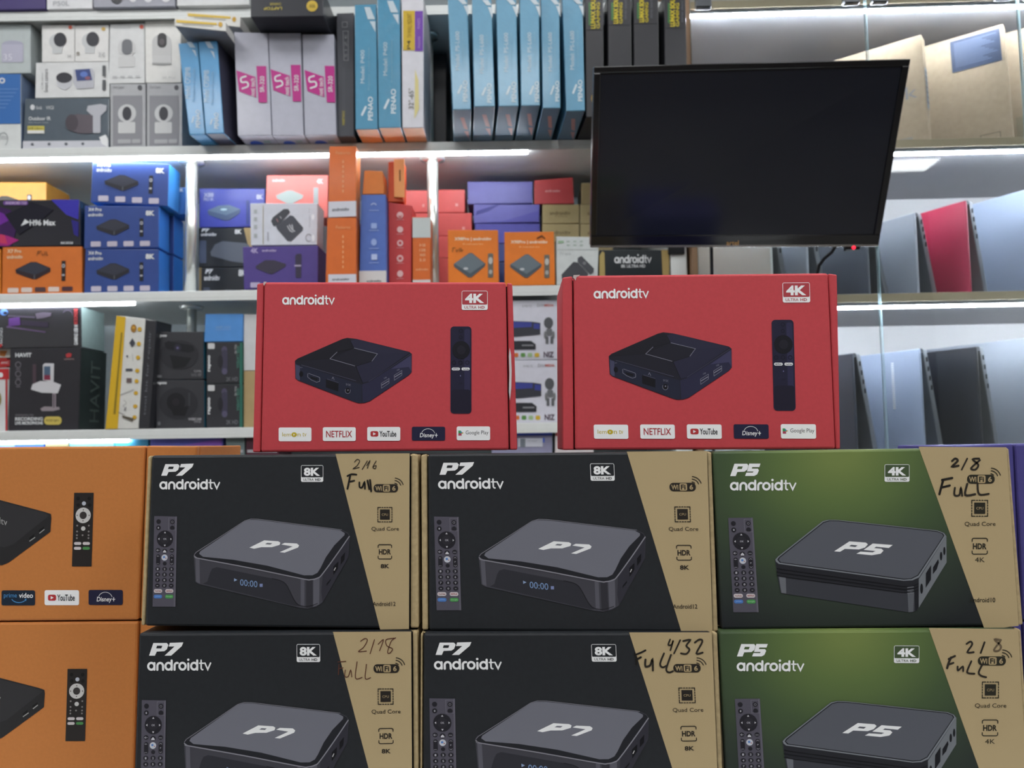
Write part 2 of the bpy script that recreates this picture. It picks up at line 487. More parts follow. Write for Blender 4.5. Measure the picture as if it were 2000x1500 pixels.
# ---------------------------------------------------------------- foreground boxes
INK, PALE = '22211F', 'F0F2F4'
def slab(name, F, t, m, parent, bevel=.0012, org=None, mi=(0,)*6):
    bm = bmesh.new()
    add_hexa(bm, F, [p+Vector((0, t, 0)) for p in F], parent.location, bevel, mi)
    return from_bm(name, bm, m if isinstance(m, list) else [m], parent)
def uvmap(o, F):
    me = o.data
    uv = me.uv_layers.new(name='face')
    a, b = F[1]-F[0], F[3]-F[0]
    for l in me.loops:
        p = me.vertices[l.vertex_index].co+o.parent.location-F[0]
        uv.data[l.index].uv = (p.dot(a)/a.dot(a), p.dot(b)/b.dot(b))
def mailer(name, label, panel, lout, rout, Y, depth, m_panel, m_flap, arts, group=None, rest=None, slit=2.2, uv=False, cat='box', slit_shade='2A1D16'):
    """panel: TL TR BR BL in the photo; lout / rout: outer top and bottom points of the side flaps."""
    P = [at(*p, Y) for p in panel]
    O = [at(*lout[0], Y), at(*rout[0], Y), at(*rout[1], Y), at(*lout[1], Y)]
    if rest is not None:
        for p in P[2:]+O[2:]: p.z = rest+.0003
    O[0].z, O[1].z = P[0].z-.0008, P[1].z-.0008
    O[3].z, O[2].z = P[3].z, P[2].z
    sh = lambda L, dy: [p+Vector((0, dy, 0)) for p in L]
    org = (O[2]+O[3])/2+Vector((0, depth/2, 0))
    bm = bmesh.new()
    add_hexa(bm, sh(O, .008), sh(O, depth), org, .001, (1, 0, 0, 0, 2, 0))
    root = from_bm(name, bm, [m_flap, M(slit_shade, .8, .1), M('4F6238', .5, .3) if uv else m_panel], None, org)  # carton front coloured dark so the slits look shaded
    tag(root, label, cat, group)
    fp = slab('front_panel', P, .0078, m_panel, root, .0016)
    if uv: uvmap(fp, P)
    g = slit/FPX*Y
    for s in (0, 1):
        if s == 0: Q = [O[0], P[0]-Vector((g, 0, 0)), P[3]-Vector((g, 0, 0)), O[3]]
        else: Q = [P[1]+Vector((g, 0, 0)), O[1], O[2], P[2]+Vector((g, 0, 0))]
        if (Q[1]-Q[0]).x < .0008 or (Q[2]-Q[3]).x < .0008: continue
        Q = sh(Q, .0018)
        slab('side_flap', Q, .0060, m_flap, root, .001)
    for art, names in arts:
        for t, nm in names:
            put_art(art, P, fp, nm, [t], .0002, .00008, .5, .25)
    TOP[root.name] = (max(P[0].z, P[1].z), Y)
    return root

board = dict(rough=.55, spec=.25, var=.035, scale=420)
RED, KRAFT, BLACK, ORANGE = M('C0464D', **board), M('B5A27C', .75, .15, var=.11, scale=300), M('26292D', .5, .3, var=.08, scale=300), M('C27C42', **board)
green = M('4A5A34', .5, .3)
green = green.copy(); green.name = 'printed_green_gradient'
nt = green.node_tree; b = nt.nodes['Principled BSDF']
uvn = nt.nodes.new('ShaderNodeUVMap'); uvn.uv_map = 'face'
mp = nt.nodes.new('ShaderNodeMapping'); mp.inputs['Location'].default_value = (-.43, -.02, 0); mp.inputs['Scale'].default_value = (1.0, .72, 1)
mp.vector_type = 'POINT'
ln = nt.nodes.new('ShaderNodeVectorMath'); ln.operation = 'LENGTH'
rp = nt.nodes.new('ShaderNodeValToRGB')
cr = rp.color_ramp
cr.elements[0].position = .05; cr.elements[0].color = lin('74854A')
cr.elements[1].position = .78; cr.elements[1].color = lin('23272A')
for p, c in ((.2, '5F7442'), (.38, '45583A'), (.58, '323D33')):
    e = cr.elements.new(p); e.color = lin(c)
nt.links.new(uvn.outputs[0], mp.inputs[0]); nt.links.new(mp.outputs[0], ln.inputs[0]); nt.links.new(ln.outputs['Value'], rp.inputs[0]); nt.links.new(rp.outputs[0], b.inputs['Base Color'])

def badge(a, x0, y0, x1, y1, k, c, bg):
    h = y1-y0; r = h*.09; ym = y0+h*.72; t = h*.026
    a.l = 1; a.rect(x0, y0, x1, y1, c, r)
    a.l = 2; a.rect(x0+t, y0+t, x1-t, ym, bg, r*.6)
    a.l = 3; wd = x1-x0
    a.text(k, x0+wd*.13, y0+h*.15, x1-wd*.14, y0+h*.64, c, bold=.045)
    a.text('ULTRA', x0+wd*.1, y0+h*.79, x0+wd*.57, y0+h*.93, bg); a.text('HD', x0+wd*.64, y0+h*.79, x0+wd*.88, y0+h*.93, bg, bold=.02)
def fit_lerp(x0, y0, x1, y1):
    return lambda u, v: (x0+(x1-x0)*u, y0+(y1-y0)*v)
def logo(a, kind, x0, y0, x1, y1):
    w_, h = x1-x0, y1-y0
    X = lambda u: x0+w_*u
    Yv = lambda v: y0+h*v
    R = lambda u0, v0, u1, v1, c, r=0: a.rect(X(u0), Yv(v0), X(u1), Yv(v1), c, r)
    T = lambda s, u0, v0, u1, v1, c, **k: a.text(s, X(u0), Yv(v0), X(u1), Yv(v1), c, **k)
    dark = '252540' if kind == 'disney' else '1E2A3A'
    a.l = 1; a.rect(x0, y0, x1, y1, dark if kind in ('disney', 'prime') else PALE, h*.12)
    a.l = 2
    if kind == 'lemon':
        T('lem', .11, .36, .37, .65, 'C4B23A'); T('n', .58, .44, .67, .65, 'C4B23A'); T('tv', .73, .38, .85, .65, 'C4B23A')
        a.ell(X(.475), Yv(.52), w_*.085, h*.17, 'C2AE2E'); a.l = 3; a.poly([(X(.455), Yv(.45)), (X(.5), Yv(.52)), (X(.455), Yv(.59))], PALE)
    elif kind == 'netflix':
        T('NETFLIX', .1, .26, .89, .73, 'A83238', bold=.012)
    elif kind == 'youtube':
        R(.1, .3, .335, .7, 'B5373C', h*.12); a.l = 3; a.poly([(X(.18), Yv(.39)), (X(.265), Yv(.5)), (X(.18), Yv(.61))], PALE); T('YouTube', .37, .29, .88, .71, '2A2D33', bold=.02)
    elif kind == 'disney':
        T('Disney', .24, .46, .68, .86, PALE, shear=.12, bold=.01); a.stroke([(X(.7), Yv(.62)), (X(.77), Yv(.62))], h*.045, PALE); a.stroke([(X(.735), Yv(.5)), (X(.735), Yv(.74))], h*.045, PALE)
        a.stroke(arc(X(.49), Yv(.55), w_*.2, h*.4, 160, 12, 16), h*.03, PALE)
    elif kind == 'google':
        a.poly([(X(.05), Yv(.3)), (X(.12), Yv(.3)), (X(.12), Yv(.5)), (X(.05), Yv(.5))], '3E9A58'); a.poly([(X(.12), Yv(.3)), (X(.17), Yv(.45)), (X(.12), Yv(.5))], '3E86C0'); a.poly([(X(.05), Yv(.5)), (X(.14), Yv(.5)), (X(.15), Yv(.66)), (X(.05), Yv(.66))], 'A8405A'); a.poly([(X(.14), Yv(.38)), (X(.21), Yv(.47)), (X(.14), Yv(.56))], 'C9A83C')
        T('Google Play', .27, .3, .95, .66, '3A3D42')
    elif kind == 'prime':
        T('prime', .07, .2, .46, .56, '4E8FC8'); T('video', .52, .17, .94, .5, PALE, bold=.01); a.stroke(arc(X(.52), Yv(.45), w_*.23, h*.36, 205, 330, 10), h*.05, '4E8FC8')
        a.poly([(X(.69), Yv(.58)), (X(.75), Yv(.55)), (X(.73), Yv(.72))], '4E8FC8')

# ---- red box printing, read from the left one
R1 = [(515.7, 550.6), (988, 550.6), (993.7, 879), (509, 883.4)]
R2 = [(1120.6, 538), (1618, 533), (1632.5, 877), (1123.5, 878.8)]
def red_art():
    a = Art(R1, (480, 530, 3.636))
    a.t = 'title'; a.word(262, 236, 375, 54, PALE)
    a.t = 'badge'; badge(a, 1537, 138, 1720, 273, '4K', PALE, 'AE424A')
    for i, k in enumerate(('lemon', 'netflix', 'youtube', 'disney', 'google')):
        x = 236+316.5*i
        a.t = 'logo%d' % i; logo(a, k, x, 1107-i*1.8, x+235, 1206-i*1.8)
    a.z = (550, 620, 5.0)
    a.t = 'device'; a.l = 1
    D0, D1, D2, HL = '23232E', '262735', '31304A', '7F8090'
    a.poly([(135, 420), (160, 398), (600, 208), (650, 196), (740, 206), (1255, 332), (1280, 352), (1278, 530), (1250, 560), (870, 815), (820, 832), (760, 834), (700, 815), (165, 612), (140, 590)], D0)
    a.l = 2
    a.poly([(138, 440), (160, 455), (700, 625), (790, 650), (790, 834), (740, 828), (165, 610), (142, 588)], '25283A')
    a.poly([(795, 650), (860, 630), (1278, 360), (1276, 530), (1250, 558), (870, 812), (800, 832)], '2C2C44')
    a.poly([(135, 420), (600, 208), (650, 198), (680, 225), (715, 295), (480, 400)], '202029')
    a.poly([(680, 225), (740, 208), (1262, 340), (945, 352), (715, 295)], '2D2D41')
    a.poly([(945, 352), (1262, 340), (860, 620), (800, 635), (735, 475), (890, 425)], '2B2B3F')
    a.l = 3
    a.poly([(142, 450), (155, 460), (185, 470), (185, 612), (160, 606), (144, 585)], '454660')
    a.poly([(1180, 430), (1276, 362), (1276, 525), (1250, 480), (1080, 500)], '3F3E5C')
    for p in ([(480, 400), (550, 335)], [(480, 400), (725, 470)], [(715, 295), (945, 352)], [(890, 425), (945, 352)]): a.stroke(p, 5, HL)
    for p in ([(680, 225), (715, 295), (550, 335)], [(725, 475), (890, 425)], [(735, 475), (800, 635)]): a.stroke(p, 4, '15151C')
    a.stroke([(200, 460), (735, 615)], 3, '5A5B74'); a.stroke([(860, 622), (1270, 352)], 3, '505068')
    a.ell(197, 548, 20, 28, '14141B'); a.text('AV', 187, 480, 210, 490, HL)
    a.stroke([(262, 545), (262, 580), (300, 608), (350, 630), (380, 620), (382, 592), (375, 580), (270, 543)], 4, HL); a.poly([(280, 570), (365, 592), (355, 612), (300, 598)], '15151C')
    a.poly([(440, 600), (565, 640), (562, 720), (440, 680)], '16161D'); a.stroke([(455, 598), (562, 632)], 5, '4A4A5C')
    a.stroke([(500, 598), (510, 578), (522, 605)], 4, HL); a.text('5V DC', 637, 640, 685, 660, HL, slope=.15)
    a.ell(655, 712, 25, 28, '14141B'); a.stroke(arc(655, 712, 25, 28, 150, 380, 12), 4, HL); a.ell(657, 706, 6, 6, '8A8A99')
    for dx, dy in ((0, 0), (125, -78)):
        a.stroke([(983+dx, 640+dy), (1058+dx, 592+dy), (1058+dx, 638+dy), (985+dx, 688+dy)], 4, HL, True); a.stroke([(990+dx, 656+dy), (1052+dx, 618+dy)], 6, '9A9AA8'); a.text('USB', 1008+dx, 583+dy, 1035+dx, 597+dy, HL, slope=-.3)
    a.t = 'remote'; a.l = 1; a.rect(1655, 85, 1858, 936, '25243A', 34)
    a.l = 2; a.rect(1790, 110, 1845, 900, '302F4C', 20); a.rect(1665, 700, 1850, 925, '211F30', 28)
    a.l = 3; a.ell(1758, 315, 86, 88, '191922'); a.l = 4; a.ell(1760, 315, 42, 44, '23222D')
    a.stroke(arc(1757, 128, 17, 17, 0, 350), 4, '191922'); a.stroke(arc(1755, 190, 15, 15, 0, 350), 4, '191922')
    for x in (1688, 1752, 1818): a.stroke(arc(x, 437, 17, 18, 0, 350, 14), 5, '191922')
    a.rect(1668, 486, 1747, 513, PALE, 13); a.rect(1763, 486, 1841, 513, PALE, 13)
    a.l = 5; a.text('NETFLIX', 1678, 493, 1738, 506, '32324A', bold=.03); a.text('YouTube', 1772, 494, 1833, 507, '32324A', bold=.03)
    a.ell(1752, 566, 5, 7, '74749A'); a.stroke([(1738, 640), (1768, 640)], 4, '191922')
    return a
red_names = [('title', 'title_lettering'), ('badge', 'resolution_badge'), ('device', 'device_picture'), ('remote', 'remote_picture')]+[('logo%d' % i, 'streaming_logo') for i in range(5)]
ra = red_art()
tear = Art(R1, (480, 530, 3.636)); tear.poly([(128, 74), (150, 74), (146, 82), (138, 90), (130, 104), (126, 92)], 'C4B4B2'); tear.t = 'gap'; tear.poly([(1868, 600), (1874, 540), (1884, 590), (1888, 700), (1886, 820), (1876, 915), (1868, 850), (1872, 720)], 'C9C9CC')
mailer('streaming_box_carton', 'red printed box standing on top of the front stack, left of the two', R1, [(499.8, 557), (491.5, 884)], [(1000.6, 550), (1010.5, 877)], .540, .07, RED, RED, [(ra, red_names), (tear, [('print', 'torn_corner'), ('gap', 'torn_edge')])], 'red boxes on top of the front stack')
tear2 = Art(R2, (1080, 520, 3.448)); tear2.poly([(138, 60), (182, 58), (172, 68), (158, 74), (152, 98), (144, 84), (136, 76)], 'C4B4B2')
mailer('streaming_box_carton', 'red printed box standing on top of the front stack, below the television', R2, [(1098.9, 544), (1099.7, 874)], [(1637.4, 534), (1644, 875)], .540, .07, RED, RED, [(ra, red_names), (tear2, [('print', 'torn_corner')])], 'red boxes on top of the front stack')

# ---- black and kraft printing, read from the top left one
PA = [(295.8, 889.6), (800, 886), (798.7, 1228), (282.6, 1223)]
PB = [(835.6, 886.5), (1380.4, 881.4), (1391.5, 1234.5), (838, 1231.5)]
PC = [(1392.4, 881.7), (1965, 874), (1989, 1222), (1410, 1229.5)]
PD = [(270.8, 1237), (803, 1234), (805, 1585), (258.5, 1588)]
PE = [(827.5, 1236.5), (1390, 1235.5), (1404, 1588), (826, 1591)]
PF = [(1405, 1233), (1988, 1229), (2009, 1586), (1423, 1589)]
def remote_art(a, P):
    """P maps a unit rectangle (u right, v down) on the pictured remote."""
    q = lambda u, v: P(u, v)
    def ell(u, v, ru, rv, c): a.poly([q(u+ru*math.cos(t*math.pi/9), v+rv*math.sin(t*math.pi/9)) for t in range(18)], c)
    def rect(u0, v0, u1, v1, c, r=.0): 
        rv = r*.24; n = []
        for cx, cy, s in ((u1-r, v0+rv, -90), (u1-r, v1-rv, 0), (u0+r, v1-rv, 90), (u0+r, v0+rv, 180)):
            for k in range(5):
                t = math.radians(s+k*22.5); n.append(q(cx+r*math.cos(t), cy+rv*math.sin(t)))
        a.poly(n, c)
    def st(pts, w_, c): a.stroke([q(*p) for p in pts], w_, c)
    def tx(s, u0, v0, u1, v1, c):
        p = q(u0, v0); r = q(u1, v1); a.text(s, p[0], p[1], r[0], r[1], c, bold=.02, res=2)
    a.l = 1; rect(0, 0, 1, 1, '55535F'); a.l = 2
    rect(.93, 0, 1, 1, '63616D'); st([(.64, .15), (.64, .016), (.95, .016), (.95, .15), (.64, .15)], 2.2, '7A7884')
    K, L = '26252C', 'A9A9B2'
    for u, v in ((.2, .06), (.8, .06), (.2, .128), (.8, .128)): ell(u, v, .1, .026, K)
    ell(.49, .25, .36, .094, K); ell(.2, .375, .1, .024, K); ell(.49, .385, .11, .026, K); ell(.8, .375, .1, .024, K)
    rect(.12, .42, .3, .54, K, .09); rect(.72, .42, .9, .54, K, .09); ell(.5, .522, .085, .021, K)
    a.l = 3
    ell(.49, .25, .2, .052, '2E2D34'); ell(.49, .455, .135, .034, 'C3C8D2')
    for u, v, d in ((.49, .178, 0), (.49, .322, 2), (.22, .25, 3), (.76, .25, 1)):
        dd = [(0, -.01, .045, .008, -.045, .008), (.03, 0, -.03, .012, -.03, -.012), (0, .01, .045, -.008, -.045, -.008), (-.03, 0, .03, .012, .03, -.012)][d]
        a.poly([q(u+dd[0], v+dd[1]), q(u+dd[2], v+dd[3]), q(u+dd[4], v+dd[5])], 'C9C9D0')
    a.l = 4
    tx('OK', .42, .24, .57, .26, L); a.poly([q(.42, .388), q(.49, .37), q(.56, .388), q(.56, .4), q(.42, .4)], 'C9C9D0'); st([(.14, .375), (.26, .375)], 2.5, L); st([(.2, .365), (.14, .375), (.2, .385)], 2.5, L)
    ell(.47, .45, .05, .012, '5E86C4'); ell(.55, .462, .025, .006, 'B06A6A')
    st([(.2, .434), (.2, .446)], 2, L); st([(.15, .44), (.25, .44)], 2, L); st([(.15, .525), (.25, .525)], 2, L); st([(.76, .442), (.81, .432), (.86, .442)], 2.2, L); st([(.76, .518), (.81, .528), (.86, .518)], 2.2, L); tx('P', .785, .473, .835, .488, L)
    st([(.74, .375), (.86, .375)], 2, '8A8A92'); st([(.74, .381), (.86, .381)], 2, '8A8A92'); ell(.8, .06, .05, .012, '8A8A92'); ell(.8, .06, .035, .008, K); ell(.2, .128, .03, .01, L)
    for i in range(4):
        for j in range(3):
            u, v = .2+.3*j, .582+.0615*i
            a.l = 2; ell(u, v, .105, .0235, K); a.l = 4
            s = ('123', '456', '789', '-0=')[i][j]
            tx(s, u-.035, v-.011 if s not in '-=' else v-.003, u+.035, v+.011 if s not in '-=' else v+.003, L)
    a.l = 3
    for u0, u1, v0, v1, c in ((.05, .41, .805, .846, 'CFC9CC'), (.55, .9, .805, .846, 'CFC9CC'), (.05, .41, .867, .907, '4F7CC0'), (.55, .9, .867, .907, '4E9A55')): rect(u0, v0, u1, v1, c, .07)
    a.l = 4
    tx('YouTube', .09, .816, .37, .834, '8A5054'); tx('NETFLIX', .59, .816, .86, .834, 'A05A5E'); tx('prime', .13, .876, .34, .895, '86AADC'); tx('Google', .59, .878, .86, .896, '93C498')
def quadmap(A, Bq, C, D):
    return lambda u, v: tuple((A[i]*(1-u)+Bq[i]*u)*(1-v)+(D[i]*(1-u)+C[i]*u)*v for i in (0, 1))
def specs(a, X, Y0, dy, dark, last, res8):
    """icon column: wifi pill, chip, HDR; (X, Y0) centre of the pill; dy offsets of the rows."""
    K = 'AE9A74'
    a.t = 'icon'; a.l = 2
    a.rect(X-88, Y0-29, X+86, Y0+28, dark, 26); a.l = 3; a.rect(X-22, Y0-25, X+28, Y0+24, K, 10)
    a.text('Wi', X-76, Y0-16, X-30, Y0+17, K, bold=.03); a.text('6', X+44, Y0-17, X+68, Y0+17, K, bold=.03)
    a.l = 4; a.text('Fi', X-13, Y0-17, X+18, Y0+17, dark, bold=.03)
    a.l = 2
    for r in (26, 46, 64): a.stroke(arc(X+60, Y0-10, r, r*.95, 15 if r > 30 else 40, 85, 8), 6, dark)
    a.t = 'icon2'; y = Y0+dy[0]; s = 50; X2 = X-8
    for k in range(5):
        o1 = -34+17*k
        for p in ([(X2+o1-4, y-s), (X2+o1+4, y-s)], [(X2+o1-4, y+s), (X2+o1+4, y+s)], [(X2-s, y+o1-4), (X2-s, y+o1+4)], [(X2+s, y+o1-4), (X2+s, y+o1+4)]): a.stroke(p, 6, dark)
    for sx in (-1, 1):
        for sy in (-1, 1): a.stroke([(X2+sx*s, y+sy*(s-14)), (X2+sx*s, y+sy*s), (X2+sx*(s-14), y+sy*s)], 6, dark)
    a.rect(X2-35, y-36, X2+35, y+35, dark); a.l = 3; a.text('CPU', X2-22, y-8, X2+22, y+8, K); a.l = 2
    a.text('Quad Core', X-103, y+85, X+92, y+116, dark)
    a.t = 'icon3'; y = Y0+dy[1]
    for s_ in (-1, 1): a.stroke([(X2-48, y+s_*30), (X2-48, y+s_*44), (X2-40, y+s_*50), (X2+40, y+s_*50), (X2+48, y+s_*44), (X2+48, y+s_*30)], 6, dark)
    a.text('HDR', X2-43, y-18, X2+43, y+19, dark, bold=.035)
    a.text(res8, X2-30, y+dy[3], X2+32, y+dy[3]+30, dark, bold=.03 if res8 == '8K' else 0)
    a.t = 'icon4'; y = Y0+dy[2]
    o_ = 0 if res8 == '8K' else 22; a.text(last, X-95+o_, y-15, X+68+o_, y+15, dark, bold=.01)
def p7_art():
    a = Art(PA, (270, 870, 3.571))
    a.t = 'kraft'; a.l = 0; a.poly([(1367, 58), (1893, 55), (1889, 1280), (1683, 1284)], 'B5A27C')
    a.t = 'title'; a.l = 1
    a.poly([(160, 210), (188, 130), (275, 130), (285, 142), (275, 170), (258, 182), (210, 184), (198, 210)], PALE); a.l = 2; a.poly([(212, 147), (246, 147), (240, 164), (206, 164)], '26292D'); a.l = 1
    a.poly([(295, 129), (382, 126), (372, 150), (303, 210), (260, 210), (325, 152), (287, 152)], PALE)
    a.word(148, 305, 416, 56, PALE, asc=1.25)
    a.t = 'badge'; badge(a, 1125, 137, 1281, 253, '8K', PALE, '26292D')
    a.t = 'remote'; remote_art(a, quadmap((112, 490), (268, 493), (256, 1123), (100, 1123)))
    specs(a, 1725, 297, (183, 442, 806, 85), '2B2723', 'Android12', '8K')
    a.z = (370, 990, 6.06); a.t = 'device'; a.l = 1
    a.poly([(42, 570), (60, 530), (640, 165), (700, 140), (800, 143), (1790, 268), (1860, 300), (1885, 340), (1870, 590), (1560, 1130), (1480, 1180), (1380, 1203), (1280, 1190), (100, 910), (60, 880)], '43434B')
    a.l = 2
    a.poly([(55, 560), (75, 535), (650, 165), (720, 148), (800, 150), (1790, 275), (1860, 310), (1875, 340), (1560, 790), (1500, 838), (1400, 850), (1330, 840), (100, 600), (60, 580)], '24252B')
    a.poly([(1562, 800), (1880, 345), (1868, 590), (1560, 1125), (1545, 1000)], '33333C')
    a.poly([(1300, 852), (1345, 856), (1345, 1185), (1300, 1170)], '5A5A64'); a.poly([(1450, 850), (1525, 820), (1520, 1150), (1450, 1180)], '5E5E68'); a.poly([(1365, 858), (1440, 852), (1440, 1185), (1365, 1190)], '33333A')
    a.poly([(62, 600), (110, 615), (115, 905), (70, 880)], '5C5C66')
    a.poly([(235, 770), (260, 725), (310, 708), (1040, 860), (1110, 890), (1150, 950), (1210, 1080), (1285, 1172), (1240, 1172), (150, 905), (200, 880)], '303138')
    a.l = 3
    a.stroke(smooth([(960, 842), (1060, 868), (1120, 905), (1160, 970), (1215, 1085), (1260, 1145), (1320, 1170), (1400, 1172), (1500, 1140)]), 7, '1B1B20')
    a.poly([(105, 550), (120, 520), (640, 165), (700, 148), (800, 150), (1770, 272), (1825, 305), (1822, 330), (1700, 450), (1600, 590), (1535, 720), (1500, 775), (1440, 805), (1340, 805), (900, 690), (500, 620), (150, 585)], '72747F')
    a.l = 4
    a.stroke(smooth([(50, 575), (70, 592), (110, 606), (700, 718), (1320, 846), (1420, 856), (1505, 836), (1560, 788), (1740, 545), (1880, 345)], 4), 12, '8E8E98')
    a.stroke([(50, 560), (75, 530), (640, 160), (710, 138), (800, 140), (1790, 266)], 5, '8A8A94')
    for p in ([(1690, 700), (1750, 640), (1745, 720), (1690, 800)], [(1780, 590), (1830, 530), (1822, 620), (1778, 675)], [(1610, 900), (1660, 845), (1655, 870), (1606, 930)]): a.poly(p, '15151A')
    a.stroke([(1700, 745), (1715, 715)], 9, 'C8C8C8')
    a.poly([(695, 477), (870, 390), (1035, 402), (1060, 418), (1050, 445), (960, 472), (835, 472), (750, 490)], PALE); a.poly([(1070, 440), (1110, 420), (1255, 428), (1282, 450), (1270, 475), (1110, 537), (1052, 530), (1205, 463)], PALE)
    a.text('00:00', 585, 850, 788, 925, '7F9CC8', slope=.12); a.poly([(515, 840), (552, 860), (515, 878)], '8FA4C8'); a.rect(815, 905, 850, 942, '7F8CB8')
    a.l = 5; a.poly([(880, 436), (905, 420), (965, 424), (942, 441)], '72747F')
    return a
p7_names = [('title', 'title_lettering'), ('badge', 'resolution_badge'), ('remote', 'remote_picture'), ('device', 'device_picture'), ('kraft', 'kraft_side_print'), ('icon', 'feature_icon'), ('icon2', 'feature_icon'), ('icon3', 'feature_icon'), ('icon4', 'version_lettering')]
def p5_art():
    a = Art(PC, (1380, 860, 3.226))
    a.t = 'kraft'; a.l = 0; a.poly([(1335, 40), (1345, 70), (1752, 1194), (1965, 1168), (1888, 44)], 'B5A27C')
    a.t = 'title'; a.l = 1
    a.poly([(148, 226), (175, 148), (255, 148), (263, 160), (255, 185), (238, 198), (193, 200), (183, 226)], PALE); a.l = 2; a.poly([(197, 165), (227, 165), (221, 181), (191, 181)], '4F6340'); a.l = 1
    a.poly([(268, 147), (339, 147), (331, 169), (287, 169), (284, 179), (322, 179), (329, 190), (318, 215), (300, 225), (242, 225), (250, 204), (290, 204), (295, 197), (254, 197)], PALE)
    a.word(147, 317, 418, 54, PALE, asc=1.25)
    a.t = 'badge'; badge(a, 1120, 152, 1277, 262, '4K', PALE, '45553A')
    a.t = 'remote'; remote_art(a, quadmap((135, 490), (290, 488), (327, 1083), (168, 1083)))
    specs(a, 1727, 246, (183, 422, 760, 70), '2B2A22', 'Android10', '4K')
    a.z = (1500, 1000, 5.263); a.t = 'device'; a.l = 1
    a.poly([(70, 490), (100, 460), (560, 95), (620, 80), (720, 84), (1740, 190), (1810, 215), (1832, 245), (1832, 520), (1545, 990), (1510, 1020), (1440, 1030), (130, 835), (95, 660)], '3B3D44')
    a.l = 2
    a.poly([(78, 500), (100, 530), (1390, 700), (1480, 695), (1545, 655), (1545, 830), (1380, 815), (95, 650)], '26272D')
    a.poly([(1547, 690), (1830, 245), (1832, 520), (1546, 985)], '757A80')
    a.poly([(110, 665), (180, 675), (185, 838), (135, 832)], '6A6D74'); a.poly([(1430, 820), (1500, 810), (1490, 1025), (1440, 1030)], '5D6067'); a.poly([(1500, 810), (1545, 800), (1545, 985), (1510, 1020)], '202127')
    a.l = 3
    a.poly([(72, 490), (100, 460), (560, 95), (620, 82), (720, 84), (1740, 192), (1805, 218), (1826, 248), (1548, 672), (1480, 703), (1390, 708), (110, 535), (82, 515)], '7E838A')
    a.l = 4
    a.poly([(92, 492), (110, 465), (565, 105), (625, 88), (720, 90), (1735, 198), (1795, 222), (1808, 245), (1540, 655), (1470, 690), (1390, 696), (118, 522)], '191A20')
    for k_ in range(3): a.stroke([(90, 580+36*k_), (140, 592+36*k_), (1380, 766+30*k_), (1470, 768+30*k_), (1540, 738+30*k_)], 9, '15161B'); a.stroke([(1430, 778+30*k_), (1490, 770+30*k_)], 9, '72757C')
    for c in ((1574, 788, 15, 52), (1774, 455, 12, 44), (1808, 402, 11, 42)): a.ell(*c, '1A1B20')
    a.poly([(1618, 630), (1672, 545), (1670, 695), (1616, 780)], '1A1B20'); a.poly([(1692, 570), (1745, 485), (1752, 520), (1730, 590), (1690, 640)], '1A1B20')
    a.l = 5
    a.poly([(104, 492), (122, 468), (570, 112), (630, 95), (720, 97), (1730, 205), (1785, 226), (1796, 248), (1532, 648), (1465, 682), (1390, 686), (130, 516)], '5A5D66')
    a.l = 6
    a.poly([(675, 405), (832, 303), (1000, 315), (1022, 333), (992, 366), (930, 386), (785, 380), (735, 410)], PALE); a.poly([(1072, 325), (1276, 340), (1236, 371), (1105, 358), (1085, 372), (1160, 378), (1182, 398), (1152, 430), (1062, 445), (903, 430), (945, 408), (1070, 416), (1100, 402), (978, 390)], PALE)
    a.l = 7; a.poly([(828, 352), (850, 338), (915, 344), (892, 360)], '5A5D66')
    return a
def writing(q, z, strokes):
    a = Art(q, z); a.l = 3
    for pts, w_, c in strokes: a.stroke(smooth(pts, 4), w_*(1.2 if w_ >= 10 else 1.5), c)
    return (a, [('print', 'marker_writing')])
T_, Dk = '3A332B', '1F1D1B'
wA = writing(PA, (270, 870, 3.571), [([(1502, 115), (1520, 97), (1538, 108), (1520, 140), (1492, 162), (1535, 152)], 4, T_), ([(1592, 108), (1556, 166)], 4, T_), ([(1588, 140), (1612, 104), (1592, 158)], 4, T_), ([(1655, 108), (1632, 150), (1648, 160), (1655, 140), (1632, 148)], 4, T_),
    ([(1472, 205), (1462, 255), (1452, 300)], 11, Dk), ([(1452, 212), (1480, 200), (1515, 202)], 10, Dk), ([(1465, 252), (1500, 244)], 10, Dk), ([(1536, 256), (1538, 288), (1556, 290), (1572, 256), (1576, 300)], 10, Dk), ([(1594, 244), (1606, 302)], 11, Dk), ([(1612, 240), (1620, 318)], 11, Dk)])
RB = '5E3A2E'
wD = writing(PD, (260, 1220, 3.509), [([(1560, 110), (1590, 92), (1606, 105), (1580, 150), (1546, 178), (1600, 175)], 4, RB), ([(1655, 100), (1625, 192)], 4, RB), ([(1680, 130), (1716, 100), (1690, 172)], 4, RB), ([(1800, 88), (1770, 110), (1745, 180), (1760, 188), (1778, 160), (1740, 140), (1735, 100), (1790, 90)], 4, RB),
    ([(1412, 262), (1408, 330)], 4, RB), ([(1405, 246), (1458, 242)], 4, RB), ([(1410, 290), (1440, 285)], 4, RB), ([(1455, 300), (1452, 340), (1475, 342), (1492, 300), (1500, 345)], 4, RB), ([(1536, 245), (1525, 352), (1570, 348)], 4, RB), ([(1600, 262), (1592, 355), (1628, 350)], 4, RB)])
GR = '2E2A24'
